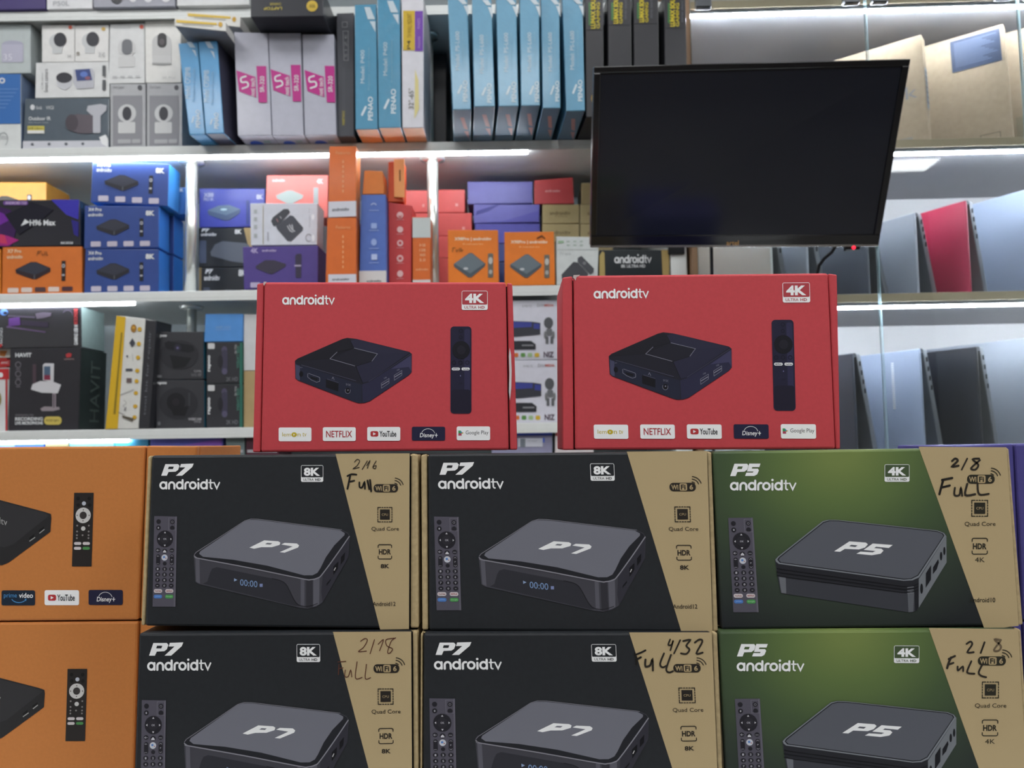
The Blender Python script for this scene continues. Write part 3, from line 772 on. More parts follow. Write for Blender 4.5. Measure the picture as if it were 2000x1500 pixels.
wE = writing(PE, (820, 1220, 3.333), [([(1630, 95), (1618, 130), (1640, 128), (1650, 100), (1632, 165)], 7, GR), ([(1695, 100), (1655, 185)], 7, GR), ([(1715, 105), (1760, 98), (1735, 135), (1755, 160), (1735, 188), (1700, 185)], 8, GR), ([(1790, 115), (1820, 95), (1838, 110), (1800, 185), (1840, 180)], 8, GR),
    ([(1400, 185), (1412, 215), (1410, 255)], 10, Dk), ([(1400, 195), (1440, 180), (1470, 165)], 10, Dk), ([(1410, 225), (1440, 210)], 9, Dk), ([(1470, 225), (1470, 268), (1500, 262), (1515, 225), (1518, 295)], 9, GR), ([(1590, 185), (1565, 250), (1580, 275), (1612, 262)], 10, GR), ([(1635, 195), (1605, 285), (1622, 308), (1648, 300)], 10, GR)])
wC = writing(PC, (1380, 860, 3.226), [([(1545, 130), (1565, 115), (1580, 130), (1545, 165), (1585, 160)], 9, GR), ([(1640, 115), (1605, 185)], 7, GR), ([(1715, 115), (1675, 120), (1710, 155), (1690, 185), (1665, 175), (1720, 125)], 8, GR),
    ([(1488, 255), (1475, 300), (1465, 340)], 12, Dk), ([(1482, 250), (1545, 238)], 12, Dk), ([(1478, 298), (1530, 285)], 11, Dk), ([(1562, 300), (1560, 345), (1590, 345), (1600, 300), (1608, 350)], 10, GR), ([(1640, 275), (1628, 345), (1690, 340)], 9, GR), ([(1705, 275), (1715, 340), (1775, 338)], 8, GR)])
wF = writing(PF, (1390, 1220, 3.279), [([(1630, 125), (1655, 110), (1665, 130), (1635, 180), (1675, 180)], 10, GR), ([(1745, 115), (1720, 185)], 8, GR), ([(1850, 100), (1810, 95), (1850, 140), (1835, 170), (1805, 165), (1845, 110)], 10, '6A5C48'),
    ([(1530, 215), (1515, 250), (1505, 285)], 12, GR), ([(1515, 225), (1555, 205)], 11, GR), ([(1515, 260), (1545, 250)], 10, GR), ([(1572, 275), (1575, 300), (1605, 275), (1608, 305)], 10, GR), ([(1660, 240), (1635, 300), (1640, 318), (1680, 322)], 10, GR), ([(1740, 245), (1708, 310), (1722, 335), (1755, 345)], 10, GR)])
pa, pc = p7_art(), p5_art()
G1 = 'black and kraft boxes of the front stack'
KR, KD = KRAFT, '1E1813'
mailer('streaming_box_carton', 'black and kraft box, upper row, with thick black marker word beside the orange boxes', PA, [(286, 892), (272.5, 1224)], [(815.8, 886), (817, 1231)], .525, .068, BLACK, KR, [(pa, p7_names), wA], G1, slit_shade=KD)
mailer('streaming_box_carton', 'black and kraft box in the middle of the upper row, without any handwriting', PB, [(821.8, 887), (824, 1232)], [(1391.3, 881), (1404, 1234)], .525, .068, BLACK, KR, [(pa, p7_names)], G1, slit_shade=KD)
mailer('streaming_box_carton', 'green and kraft box in the upper row, below the glass cabinet', PC, [(1392.0, 882), (1404.5, 1230)], [(1974, 873), (2002, 1221)], .525, .068, green, KR, [(pc, p7_names), wC], 'green and kraft boxes of the front stack', uv=True, slit_shade=KD)
lo = dict(rest=ZSTEP, slit_shade=KD)
mailer('streaming_box_carton', 'black and kraft box, lower row, with thin reddish handwriting', PD, [(267.5, 1238), (255, 1588)], [(814.5, 1234), (817, 1585)], .520, .072, BLACK, KR, [(pa, p7_names), wD], G1, **lo)
mailer('streaming_box_carton', 'black and kraft box, lower row, with smudged dark 4/32 handwriting', PE, [(821, 1237), (819.5, 1591)], [(1402.8, 1235), (1416, 1588)], .520, .072, BLACK, KR, [(pa, p7_names), wE], G1, **lo)
mailer('streaming_box_carton', 'green and kraft box in the lower row, at the bottom right corner', PF, [(1404.4, 1233.5), (1422, 1589)], [(1998, 1229), (2020, 1586)], .520, .072, green, KR, [(pc, p7_names), wF], 'green and kraft boxes of the front stack', uv=True, **lo)

# ---- orange boxes on the left
def orange_art(q, z, top):
    a = Art(q, z)
    dy = 0 if top else 797
    dx = 0 if top else -30
    P = lambda *pts: [(x+dx, y+dy) for x, y in pts]
    a.t = 'device'; a.l = 1
    a.poly(P((-330, 350), (-320, 335), (-140, 250), (-100, 262), (0, 298), (205, 353), (230, 362), (232, 380), (228, 442), (40, 580), (10, 592), (-20, 590), (-320, 420), (-332, 400)), '2B2B2D')
    a.l = 2; a.poly(P((-325, 345), (-140, 258), (0, 304), (205, 358), (222, 370), (60, 500), (20, 512), (-20, 505)), '343437')
    a.stroke(P((135, 484), (158, 468)), 4, 'A8A8A8'); a.stroke(P((180, 448), (200, 432)), 4, 'A8A8A8'); a.poly(P((133, 470), (155, 452), (155, 466), (135, 482)), '161618'); a.poly(P((176, 435), (200, 418), (200, 430), (178, 446)), '161618')
    a.l = 3; a.text('androidtv', -110+dx, 346+dy, 34+dx, 376+dy, 'A5A5A5', slope=.27)
    a.t = 'remote'; a.l = 1
    qm = quadmap(*P((334, 265), (424, 265), (414, 597), (324, 597)))
    a.stroke([qm(.12, .03), qm(.88, .03), qm(.88, .97), qm(.12, .97)], 20, '2A2727', True); a.poly([qm(.05, .02), qm(.95, .02), qm(.95, .98), qm(.05, .98)], '2A2727')
    def el(u, v, ru, rv, c): a.poly([qm(u+ru*math.cos(t*math.pi/10), v+rv*math.sin(t*math.pi/10)) for t in range(20)], c)
    a.l = 2; el(.5, .31, .38, .107, 'C9C9C9'); el(.52, .147, .1, .028, 'B9BFCC'); el(.52, .49, .11, .03, 'C9C9C9')
    a.l = 3; el(.5, .31, .18, .052, '3A3737')
    for u, v in ((.22, .08), (.78, .08), (.24, .17), (.8, .17)): el(u, v, .09, .025, '171616')
    for u, v in ((.5, .235), (.5, .385), (.2, .31), (.8, .31)): el(u, v, .03, .008, '4A4646')
    for u, v in ((.22, .45), (.8, .45), (.22, .53), (.22, .58), (.8, .53), (.8, .58), (.5, .58), (.8, .62), (.22, .62)): el(u, v, .045, .012, '8A8686')
    for u0, v0, c in ((.1, .672, 'CFC9CC'), (.53, .672, 'CFC9CC'), (.1, .737, 'CFC9CC'), (.53, .737, '4E8A52')): a.stroke([qm(u0+.06, v0+.02), qm(u0+.28, v0+.02)], 13, c)
    if top:
        for i, (k, x0, x1) in enumerate((('prime', 8, 159), ('youtube', 202, 357), ('disney', 400, 554), ('netflix', -190, -40))):
            a.t = 'logo%d' % i; logo(a, k, x0, 703-i*1.0, x1, 769-i*1.0)
    return a
OA = [(-312, 876), (282.3, 870.8), (269.6, 1211), (-312, 1216)]
OB = [(-318, 1219), (269.3, 1214), (259, 1558), (-318, 1562)]
on = [('device', 'device_picture'), ('remote', 'remote_picture')]+[('logo%d' % i, 'streaming_logo') for i in range(4)]
mailer('streaming_box_carton', 'orange box with streaming logos, upper of the two at the far left', OA, [(-316, 876), (-316, 1216)], [(383, 868.5), (371, 1209)], .605, .10, ORANGE, ORANGE, [(orange_art(OA, (0, 850, 2.307), True), on)], 'orange boxes of the front stack', slit_shade='3A2010')
mailer('streaming_box_carton', 'orange box cut off by the bottom edge, lower of the two at the far left', OB, [(-322, 1219), (-322, 1562)], [(371, 1212), (362, 1558)], .605, .10, ORANGE, ORANGE, [(orange_art(OB, (0, 850, 2.307), False), on[:2])], 'orange boxes of the front stack', rest=ZCT, slit_shade='3A2010')
# ---- violet boxes behind the green ones
VI = M('4A4686', **board)
mailer('streaming_box_carton', 'violet box showing behind the right end of the upper green box', [(1984, 867), (2420, 860), (2440, 1205), (2000, 1212)], [(1876, 869), (1892, 1213)], [(2440, 859), (2460, 1204)], .605, .10, VI, VI, [], 'violet boxes behind the green ones', slit_shade='16142A')
mailer('streaming_box_carton', 'violet box hidden lower behind the green box in the corner', [(2000, 1216), (2440, 1209), (2455, 1545), (2016, 1550)], [(1892, 1217), (1906, 1551)], [(2460, 1208), (2474, 1544)], .605, .10, VI, VI, [], 'violet boxes behind the green ones', rest=ZCT, slit_shade='16142A')
# ---------------------------------------------------------------- television
YT, YBo = 1.25, 1.372
TV4 = [at(1160, 130, YT), at(1779, 115, YT), at(1716, 482, YBo), at(1153, 484, YBo)]
tvn = (TV4[3]-TV4[0]).cross(TV4[1]-TV4[0]).normalized()
tvc = sum(TV4, Vector())/4
tv = empty('television', tvc, 'black flat television tilted downwards in front of the shelves', 'television')
def tvp(u, v, d=0): return bil(TV4, u, v)+tvn*d-tvc
def tvslab(u0, v0, u1, v1, d0, d1, bm, bevel=.001):
    add_hexa(bm, [tvp(u0, v0, d0), tvp(u1, v0, d0), tvp(u1, v1, d0), tvp(u0, v1, d0)], [tvp(u0, v0, d1), tvp(u1, v0, d1), tvp(u1, v1, d1), tvp(u0, v1, d1)], Vector(), bevel)
gloss = M('0B0C10', .12, .5, coat=.6)
bm = bmesh.new(); tvslab(0, 0, 1, 1, -.006, -.022, bm, .004); from_bm('back_shell', bm, M('101114', .35, .4), tv)
bm = bmesh.new(); tvslab(.18, .3, .82, .95, -.023, -.05, bm, .008); from_bm('rear_housing', bm, M('101114', .4, .4), tv)
bm = bmesh.new()
for q in ((0, 0, 1, .034), (0, .034, .022, .93), (.978, .034, 1, .93), (0, .93, 1, 1)): tvslab(*q, 0, -.0065, bm, .0012)
fr_ = from_bm('bezel', bm, gloss, tv)
bm = bmesh.new(); tvslab(.003, .987, .997, .999, .0015, -.002, bm, .0006); from_bm('silver_trim', bm, M('8A8682', .25, .5, .7), tv)
bm = bmesh.new(); tvslab(.0225, .0345, .9775, .9295, -.003, -.006, bm, .0002); from_bm('screen', bm, M('191C25', .11, .55), tv)
a = Art([(1160, 130), (1779, 115), (1716, 482), (1153, 484)]); a.text('artel', 1414, 470, 1438, 479, 'B08A5A', bold=.01)
put_art(a, TV4, tv, 'brand_lettering', None, .0006, .0003)
p = at(1665, 486, YBo+.004)
bm = bmesh.new(); add_box(bm, p-tvc+Vector((-.012, -.004, -.002)), p-tvc+Vector((.012, .01, .006)), .001); rc = from_bm('sensor_pod', bm, M('121216', .7, .1), tv)
bm = bmesh.new(); bmesh.ops.create_uvsphere(bm, u_segments=14, v_segments=8, radius=.003); bmesh.ops.translate(bm, verts=bm.verts, vec=p-tvc+Vector((0, -.005, .001))); from_bm('power_light', bm, M('FF2036', emit=2.5), rc)
def curve(pts, r):
    bm = bmesh.new(); add_tube(bm, pts, r, 10); return bm
cb = [at(1634, 478, 1.40), at(1625, 492, 1.42), at(1610, 505, 1.43), at(1600, 518, 1.44), at(1594, 545, 1.45), at(1600, 640, 1.47), at(1610, 760, 1.5), at(1615, 900, 1.52)]
cb = [Vector(q) for q in cb]; cb = [q for q in cb]
bm = curve([q-cb[0] for q in cb]+[Vector((cb[-1].x, 1.54, .01))-cb[0]], .003)
tag(from_bm('power_cable', bm, M('15161A', .45, .3), None, cb[0]), 'black power cable hanging from the television behind the red box', 'cable')
cb = [at(1389, 480, 1.41), at(1390, 520, 1.43), at(1392, 600, 1.45), at(1394, 900, 1.47)]
bm = curve([q-cb[0] for q in cb]+[Vector((cb[-1].x, 1.47, .01))-cb[0]], .003)
tag(from_bm('signal_cable', bm, M('2B3038', .45, .3), None, cb[0]), 'thin dark cable hanging straight down below the middle of the television', 'cable')
# bracket from the shelf side panel to the television
bx = .36
arm = empty('wall_bracket', (bx, 1.69, 1.80), 'black steel bracket holding the television in front of the shelf side panel', 'bracket')
bm = bmesh.new(); add_box(bm, (-.018, -.001, -.10), (.018, .0055, .10), .002); from_bm('wall_plate', bm, M('1A1B1E', .4, .4, .5), arm)
pc_ = tvc-tvn*.052-Vector((bx, 1.69, 1.80))
bm = bmesh.new(); add_tube(bm, [(0, 0, 0), (.03, -.1, 0), pc_], .012); from_bm('arm', bm, M('1A1B1E', .4, .4, .5), arm)

# ---------------------------------------------------------------- laptops and notebook cartons in the cabinet
def laptop(label, top, bot_y, ang, L, base_bot, col, z, Y=1.715, group='laptops standing like tents in the cabinet', metal=.2, dots=None, inner='2A2D33'):
    P = at(*top, Y)
    h = P.z-z-.0006
    d = Vector((-math.cos(math.radians(ang)), math.sin(math.radians(ang)), 0))
    n = Vector((math.sin(math.radians(ang)), math.cos(math.radians(ang)), 0))
    Qb = at(base_bot[0], base_bot[1], Y)
    shift = n*max(.012, (Qb.x-P.x)*n.x+.018)
    root = empty('laptop', Vector((P.x, P.y, z))+d*L/2, label, 'laptop', group)
    O = root.location
    t = n*.007
    mc = M(col, .32, .5, metal, coat=.15)
    bm = bmesh.new()
    T0, T1 = P+d*L, P
    add_hexa(bm, [T0, T1, T1-Vector((0, 0, h)), T0-Vector((0, 0, h))], [q+t for q in (T0, T1, T1-Vector((0, 0, h)), T0-Vector((0, 0, h)))], O, .002)
    lid = from_bm('lid', bm, mc, root)
    if dots:
        bm = bmesh.new()
        c = (T0*.0+T1)+d*dots[0]
        for i in range(22):
            q = c-Vector((0, 0, dots[1]+i*dots[2]))-n*.0006-O
            add_box(bm, q+Vector((-.004, -.001, -.0011)), q+Vector((.004, .0005, .0011)))
        from_bm('logo_strip', bm, M('F4F6F8', .3, .5), lid)
    bm = bmesh.new()
    g = t*1.6
    F = [T0+g, T1+g, T1+g+shift-Vector((0, 0, h)), T0+g+shift-Vector((0, 0, h))]
    add_hexa(bm, F, [q+n*.014 for q in F], O, .002)
    base = from_bm('base', bm, M('8C9096', .35, .5, .5), root)
    bm = bmesh.new()
    for i in range(4):
        v = .1+.09*i
        q = T1+g+shift*v-Vector((0, 0, h*v))+n*.007-d*.0004-O
        add_box(bm, q+Vector((-.0015, -.0012, -.005)), q+Vector((.0015, .001, .005)))
    from_bm('port', bm, M('15161A', .5, .3), base)
    bm = bmesh.new(); add_tube(bm, [T1+t*1.2-O+Vector((0, 0, -.004)), T0+t*1.2-O+Vector((0, 0, -.004))], .005, 12); from_bm('hinge', bm, M('3A3D42', .4, .4, .4), root)
    return root
SV, DK, BLS = 'A4ABB6', '3E434C', 'A3B0C8'
ZL, ZM = ZC4, ZC3
laptop('silver laptop under the left end of the television, first from the left', (1502, 432), 0, 63, .30, (1520, 574), 'D6D9D8', ZM)
laptop('narrow silver laptop below the television, second from the left', (1572, 428), 0, 63, .25, (1596, 574), SV, ZM)
laptop('dark grey laptop below the red standby light of the television', (1690, 424), 0, 63, .28, (1722, 574), '5A5F68', ZM)
laptop('silver laptop between the television corner and the red laptop', (1785, 415), 0, 63, .29, (1817, 574), SV, ZM)
laptop('red laptop standing like a tent on the middle cabinet shelf', (1885, 391), 0, 63, .29, (1917, 572), 'A8304C', ZM, metal=.1)
laptop('large pale silver laptop at the right edge on the middle cabinet shelf', (2030, 362), 0, 63, .31, (2060, 572), BLS, ZM)
laptop('dark laptop on the lower cabinet shelf beside the red box', (1664, 690), 0, 63, .27, (1700, 870), '454A55', ZL)
laptop('silver laptop with a dotted white strip on its lid on the lower shelf', (1795, 681), 0, 63, .30, (1830, 870), BLS, ZL, dots=(.066, .026, .0048))
laptop('black laptop right of the dotted silver one on the lower shelf', (1906, 677), 0, 63, .27, (1940, 870), '24272E', ZL, metal=.2)
laptop('silver laptop at the right edge on the lower cabinet shelf', (2040, 655), 0, 63, .30, (2070, 870), SV, ZL)

def ncarton(label, top, bot, ang, L, T, z, draw, Y=1.715):
    P = at(*top, Y); Q = at(*bot, Y); Q.z = z+.0005
    d = Vector((-math.cos(math.radians(ang)), math.sin(math.radians(ang)), 0))
    n = Vector((math.sin(math.radians(ang)), math.cos(math.radians(ang)), 0))
    F = [P+d*L, P, Q, Q+d*L]
    org = (F[2]+F[3]+n*T*2)/2+n*T*0
    org = (F[2]+F[3])/2+n*T/2
    bm = bmesh.new(); add_hexa(bm, F, [p+n*T for p in F], org, .002)
    o = from_bm('notebook_carton', bm, M('AE9C85', .75, .15, var=.06, scale=90), None, org)
    tag(o, label, 'box', 'cardboard notebook boxes in the cabinet')
    draw(o, F, n*T)
def nl1(o, F, t):
    a = Art([(0, 0), (100, 0), (100, 70), (0, 70)]); a.text('notebook', 42, 31, 96, 39, '8A8C90'); a.rect(82, 63, 92, 66.5, '9A948A'); a.poly([(70, 66.5), (78, 64), (78, 66.5)], '9A948A')
    put_art(a, F, o, 'printed_side', None, .0006, .0003)
    a = Art([(0, 0), (20, 0), (20, 70), (0, 70)]); a.l = 1; a.rect(4, 20, 17, 46, '7E8894')
    for i in range(7): a.l = 2; a.rect(6, 22+i*3.2, 15, 23.5+i*3.2, '3C4654')
    put_art(a, [F[1], F[1]+t, F[2]+t, F[2]], o, 'shipping_label', None, .0006, .0003)
def nl2(o, F, t):
    a = Art([(0, 0), (100, 0), (100, 70), (0, 70)]); a.l = 1; a.rect(72, 2, 98, 21, '333F58'); a.l = 2
    for i in range(13): a.rect(74, 4+i*1.15, 96-(i*7 % 9), 4.35+i*1.15, '667390')
    a.stroke([(84, 62), (94, 62), (94, 67.5), (84, 67.5)], .5, '77705F', True)
    put_art(a, F, o, 'printed_label', None, .0006, .0003)
def nl3(o, F, t):
    a = Art([(0, 0), (100, 0), (100, 70), (0, 70)]); a.rect(70, 50, 90, 62, '9C927C'); put_art(a, F, o, 'printed_side', None, .0006, .0003)
ncarton('cardboard notebook box with faint grey lettering beside the television top corner', (1799, 67), (1815, 277), 38, .40, .035, ZC2, nl1)
ncarton('cardboard notebook box with a navy label in its upper corner', (1959, 46), (1979, 272), 38, .38, .035, ZC2, nl2)
ncarton('plain cardboard notebook box at the right edge of the cabinet', (2075, 33), (2095, 270), 38, .34, .035, ZC2, nl3)
# ---------------------------------------------------------------- boxes on the shelves
PALE = 'D3D6D9'
WH, GY = 'D5D7D8', 'A6A9AE'
# ---- top shelf
def d(a):
    a.rect(0, 0, 88, 17, '3E3269')
B('product_box', 'dark purple box at the far left of the top shelf', 'box', (-60, -110, 89, 19), Z1, .2, '453A70')
def d(a): a.text('P50L', 104, 3, 136, 12, GY)
B('product_box', 'white box with faint grey lettering on the top shelf', 'box', (91, -110, 181, 18), Z1, .2, 'DADBDF', d)
def d(a): a.ell(228, -4, 12, 12, '2E3036'); a.ell(260, -2, 7, 7, 'D8D8DC'); a.ell(290, -2, 8, 8, 'D8D8DC'); a.ell(325, 0, 8, 6, 'D8D8DC')
B('product_box', 'grey box with a dark round picture on the top shelf', 'box', (182, -110, 342, 14), Z1, .2, '9A9CA8', d)
B('product_box', 'long plain white box on the top shelf at its right end', 'box', (345, -110, 487, 11), Z1, .22, WH)
# ---- second shelf, left end
GS = 'white camera boxes on the upper shelf'
YF = 1.715
def d(a): a.text('setup', 8, 1040, 60, 1080, 'B5B8BA'); a.rect(-260, 580, 165, 955, '3A6CAE'); a.l = 2; a.ell(20, 630, 24, 22, PALE); a.ell(20, 630, 12, 11, '3A6CAE'); a.stroke(arc(30, 1070, 35, 50, -60, 200, 10), 5, '8E9498'); [a.rect(-100, 690+i*28, 150-20*i, 698+i*28, '5E86BE') for i in range(6)]
rt = B('router_box', 'blue and white box at the far left edge of the upper shelf', 'box', (-260, 580, 165, 1155), Z2, .10, 'D2D6D6', d, ZA, Y=YF, side='7F93B4', coat=.5)
def d(a): a.ell(100, 350, 85, 30, 'A8A8BC'); a.rect(15, 350, 185, 490, 'B4B4C6', 10); a.l = 2; a.text('35', 30, 425, 98, 475, 'D4D4DE')
B('clock_box', 'pale grey box with faint clock picture on the blue and white box', 'box', (-260, 190, 240, 575), rt, .10, 'B4BDBE', d, ZA)
def d(a):
    a.l = 1; a.rect(180, 1083, 851, 1146, 'C4C6CE')
    a.ell(255, 835, 18, 20, PALE); a.text('link   VIGI', 285, 825, 420, 850, PALE); a.text('Outdoor IR', 225, 903, 398, 930, PALE, bold=.02); a.text('Bullet Network Camera', 225, 940, 380, 952, 'A0A8AE'); a.rect(217, 972, 348, 1028, 'C9BC5A'); a.l = 2; a.text('5MP 2.8mm', 225, 982, 335, 998, '5A5838'); a.rect(217, 1005, 348, 1028, 'D9DAD8')
    a.ell(620, 955, 95, 70, '59525A'); a.rect(600, 890, 730, 1030, '5F5860', 20); a.l = 3; a.ell(565, 950, 50, 62, '4A444C'); a.rect(730, 890, 790, 1028, 'B4B6BE', 10); a.poly([(690, 825), (790, 812), (838, 822), (835, 860), (790, 900), (720, 895), (680, 860)], 'B4B6BE')
    for i in range(4): a.ell(255+132*i, 1108, 12, 10, '5A5E66')
    a.poly([(780, 1060), (830, 1040), (848, 1070), (849, 1136), (800, 1110)], 'E4E6E8')
bu = B('camera_box', 'dark grey outdoor camera box with white bottom band in clear wrap', 'box', [(195, 770), (855, 765), (852, 1148), (178, 1152)], Z2, .09, '4F5B66', d, ZA, Y=YF, coat=.8, bump=.1)
def dome(a, cx, cy, s=1, w2='C4C7C9'):
    a.l = 1; a.ell(cx-25*s, cy+15*s, 62*s, 62*s, w2); a.rect(cx-62*s, cy+60*s, cx+15*s, cy+108*s, w2, 8); a.l = 2; a.ell(cx, cy, 50*s, 56*s, '34353C')
def d(a): a.rect(330, 500, 360, 502, GY); a.text('Smart camera', 345, 540, 375, 725, '77797C', rot=90); a.text('C700 indoor', 322, 570, 338, 700, 'A5A7A9', rot=90); a.l = 1; a.ell(505, 640, 62, 66, 'C2C4CA'); a.l = 2; a.ell(503, 610, 62, 42, '38383F'); a.l = 2; a.poly([(575, 545), (720, 535), (738, 560), (735, 690), (600, 700), (575, 640)], 'B9BBC4'); a.l = 3; a.poly([(590, 548), (705, 541), (725, 630), (605, 637)], '3E4C80'); a.l = 4; a.ell(660, 585, 30, 22, '5E79C0'); a.ell(690, 615, 22, 14, '8A5A6A'); a.rect(805, 515, 830, 600, '55585C', 6); a.rect(805, 628, 830, 712, '55585C', 6)
wc = B('camera_box', 'wide white camera box with a small blue screen pictured on it', 'box', [(278, 490), (850, 480), (856, 762), (272, 772)], bu, .09, WH, d, ZA, group=GS)
def d(a): dome(a, 472, 313); a.ell(553, 215, 15, 15, 'C8604A'); a.text('2K', 530, 435, 565, 455, '8A8C8E'); a.text('Magnetic Mount', 345, 212, 440, 220, 'A5A7A9')
B('camera_box', 'small white camera box with orange dot, left of its pair', 'box', (325, 195, 582, 486), wc, .08, 'DDDDDC', d, ZA, group=GS)
def d(a): dome(a, 728, 306); a.ell(812, 228, 15, 14, 'CDAA5A'); a.ell(612, 418, 14, 14, '8E8A84'); a.text('2K HD', 775, 405, 825, 440, '9A9CA0'); a.text('Magnetic Mount', 600, 216, 690, 222, 'A5A7A9')
B('camera_box', 'small white camera box with yellow dot, right of its pair', 'box', [(584, 200), (850, 195), (848, 466), (584, 480)], wc, .08, 'DDDDDC', d, ZA, group=GS)
def gc(x):
    def d(a):
        a.l = 1; a.rect(x+22, 745, x+252, 1118, '8B8C92'); a.text('Smart Camera', x+25, 670, x+110, 692, '77797E'); a.ell(x+235, 685, 18, 20, '4E5056'); a.l = 2; a.ell(x+135, 880, 72, 68, 'C6C8CA'); a.rect(x+65, 945, x+200, 1030, 'C9CBCC', 10); a.rect(x+62, 1075, x+165, 1105, 'A9AAAE', 6); a.rect(x+175, 1075, x+240, 1105, 'A9AAAE', 6); a.l = 3; a.ell(x+135, 882, 36, 52, '3A3B42')
    return d
g1 = B('camera_box', 'grey camera box, left of two identical ones under the tall white boxes', 'box', (860, 655, 1138, 1145), Z2, .10, 'AEB0B4', gc(860), ZA, Y=YF, group='grey camera boxes on the upper shelf')
g2 = B('camera_box', 'grey camera box, right of two identical ones beside the leaning blue boxes', 'box', (1146, 650, 1424, 1140), Z2, .10, 'AEB0B4', gc(1146), ZA, Y=YF, group='grey camera boxes on the upper shelf')
def d(a): a.text('Smart Camera C301', 890, 212, 1020, 222, 'A5A7A9'); a.ell(1108, 210, 17, 16, 'C4503E'); a.l = 1; a.ell(990, 370, 70, 74, 'CACBCC'); a.rect(922, 435, 1055, 520, 'CCCDCE', 14); a.l = 2; a.rect(952, 305, 1035, 425, '6E7176', 38); [a.rect(880+60*i, 590, 915+60*i, 606, 'BDBFC2') for i in range(4)]
B('camera_box', 'tall white camera box with red dot and oval grey lens', 'box', [(857, 190), (1128, 180), (1132, 650), (848, 648)], g1, .10, WH, d, ZA, group=GS)
def d(a): a.l = 1; a.rect(1190, 270, 1342, 508, 'C3C4C4', 60); a.rect(1192, 430, 1342, 500, 'C8C9C9', 8); a.l = 2; a.rect(1232, 258, 1305, 372, '2C2C30', 34); a.l = 3; a.ell(1268, 328, 22, 24, '514C50'); a.text('2K Pro', 1270, 592, 1370, 608, 'B5B6B6'); a.rect(1192, 488, 1342, 500, '9FA0A0')
B('camera_box', 'tallest white camera box with black oval lens in a capsule', 'box', [(1130, 164), (1412, 158), (1418, 632), (1136, 640)], g2, .10, 'DFDFDC', d, ZA, group=GS)
# ---- blue leaning pair with white boxes on top
def bl(x, y):
    def d(a):
        a.text('Model: CP28MB', x+58, 560, x+100, 810, 'C9DCE8', rot=90); a.text('PENAO', x+140, 890, x+175, 1010, 'D5E2EA', rot=90, bold=.02); a.stroke([(x+112, 975), (x+125, 940)], 12, 'C5D5E2')
        a.poly([(x+65, 325), (x+105, 325), (x+140, 385), (x+95, 380)], 'B4C8D8'); a.poly([(x+110, 400), (x+138, 410), (x+148, 470)], 'B4C8D8'); a.text('Monitor bracket', x+115, 570, x+138, 830, '86B2D2', rot=90)
    return d
GB = 'blue boxes leaning beside the grey camera boxes'
b1 = B('bracket_box', 'blue box leaning beside the grey camera boxes, left of its pair', 'box', [(1392, 340), (1545, 328), (1602, 1050), (1478, 1058)], Z2, .30, '4690C2', bl(1392, 0), ZA, dx=.018, group=GB, coat=.5)
b2 = B('bracket_box', 'blue box leaning toward the white and magenta boxes, right of its pair', 'box', [(1547, 326), (1698, 318), (1750, 1040), (1606, 1050)], Z2, .30, '4690C2', bl(1535, 0), ZA, dx=.018, group=GB, coat=.5, side='4A4A5E')
def wy(x0, y0, x1, y1):
    def d(a): a.poly([(x0+15, y0+20), (x0+(x1-x0)*.8, y0+45), (x0+(x1-x0)*.8, y0+62), (x0+15, y0+42)], 'D6B64A'); a.ell(x0+(x1-x0)*.87, (y0+y1)/2+15, 18, 20, 'C39A34'); a.poly([(x0+60, y0+48), (x0+300, y0+66), (x0+300, y0+74), (x0+60, y0+58)], 'B9B9B4')
    return d
zt = max(TOP[b1.name][0], TOP[b2.name][0])
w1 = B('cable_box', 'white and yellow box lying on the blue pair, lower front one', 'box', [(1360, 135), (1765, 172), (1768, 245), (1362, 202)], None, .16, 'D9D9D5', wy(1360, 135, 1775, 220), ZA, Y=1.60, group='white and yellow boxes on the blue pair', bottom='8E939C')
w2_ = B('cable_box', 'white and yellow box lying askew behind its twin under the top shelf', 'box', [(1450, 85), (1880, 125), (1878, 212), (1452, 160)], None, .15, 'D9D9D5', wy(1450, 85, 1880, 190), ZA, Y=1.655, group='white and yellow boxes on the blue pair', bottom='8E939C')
# ---- three white and magenta boxes
GM = 'white boxes with magenta emblems'
wl = []
def mg(x, side):
    def d(a):
        a.l = 1; a.poly([(x+18, 530), (x+165, 580), (x+170, 735), (x+40, 690)], 'B02A80'); a.l = 2; a.text('noti tech', x+126, 590, x+160, 725, PALE, rot=90, bold=.01)
        a.stroke(smooth([(x+92, 575), (x+55, 590), (x+60, 620), (x+100, 620), (x+108, 650), (x+65, 668)]), 12, PALE)
        a.poly([(x+172, 498), (x+245, 498), (x+252, 772), (x+188, 772)], 'B02A80'); a.l = 3; a.text('SR-320', x+198, 575, x+232, 695, PALE, rot=90, bold=.01)
    return d
for i, (q, lb) in enumerate((([(488, 240), (742, 248), (772, 1015), (515, 1022)], 'left of three, next to the leaning blue pair'), ([(745, 248), (990, 248), (1012, 1015), (776, 1022)], 'middle of three'), ([(1000, 258), (1240, 258), (1258, 1010), (1018, 1022)], 'right of three, next to the slim black box'))):
    m_ = B('bracket_box', 'white box with magenta emblem, '+lb, 'box', q, Z2, .30, 'ABADBB', mg(q[0][0], i), ZB, group=GM, rough=.34, coat=.25)
    wl.append(m_)
    F, K_ = o_F[m_.name]
    a = Art([(0, 0), (100, 0), (100, 100), (0, 100)]); a.ell(36, 16, 20, 6, '3558B8'); a.rect(62, 10, 82, 14, '88A0A0'); put_art(a, [F[3], F[2], K_[2], K_[3]], m_, 'printed_underside', base=.0001, step=.0002)
zw = max(TOP[o.name][0] for o in wl)
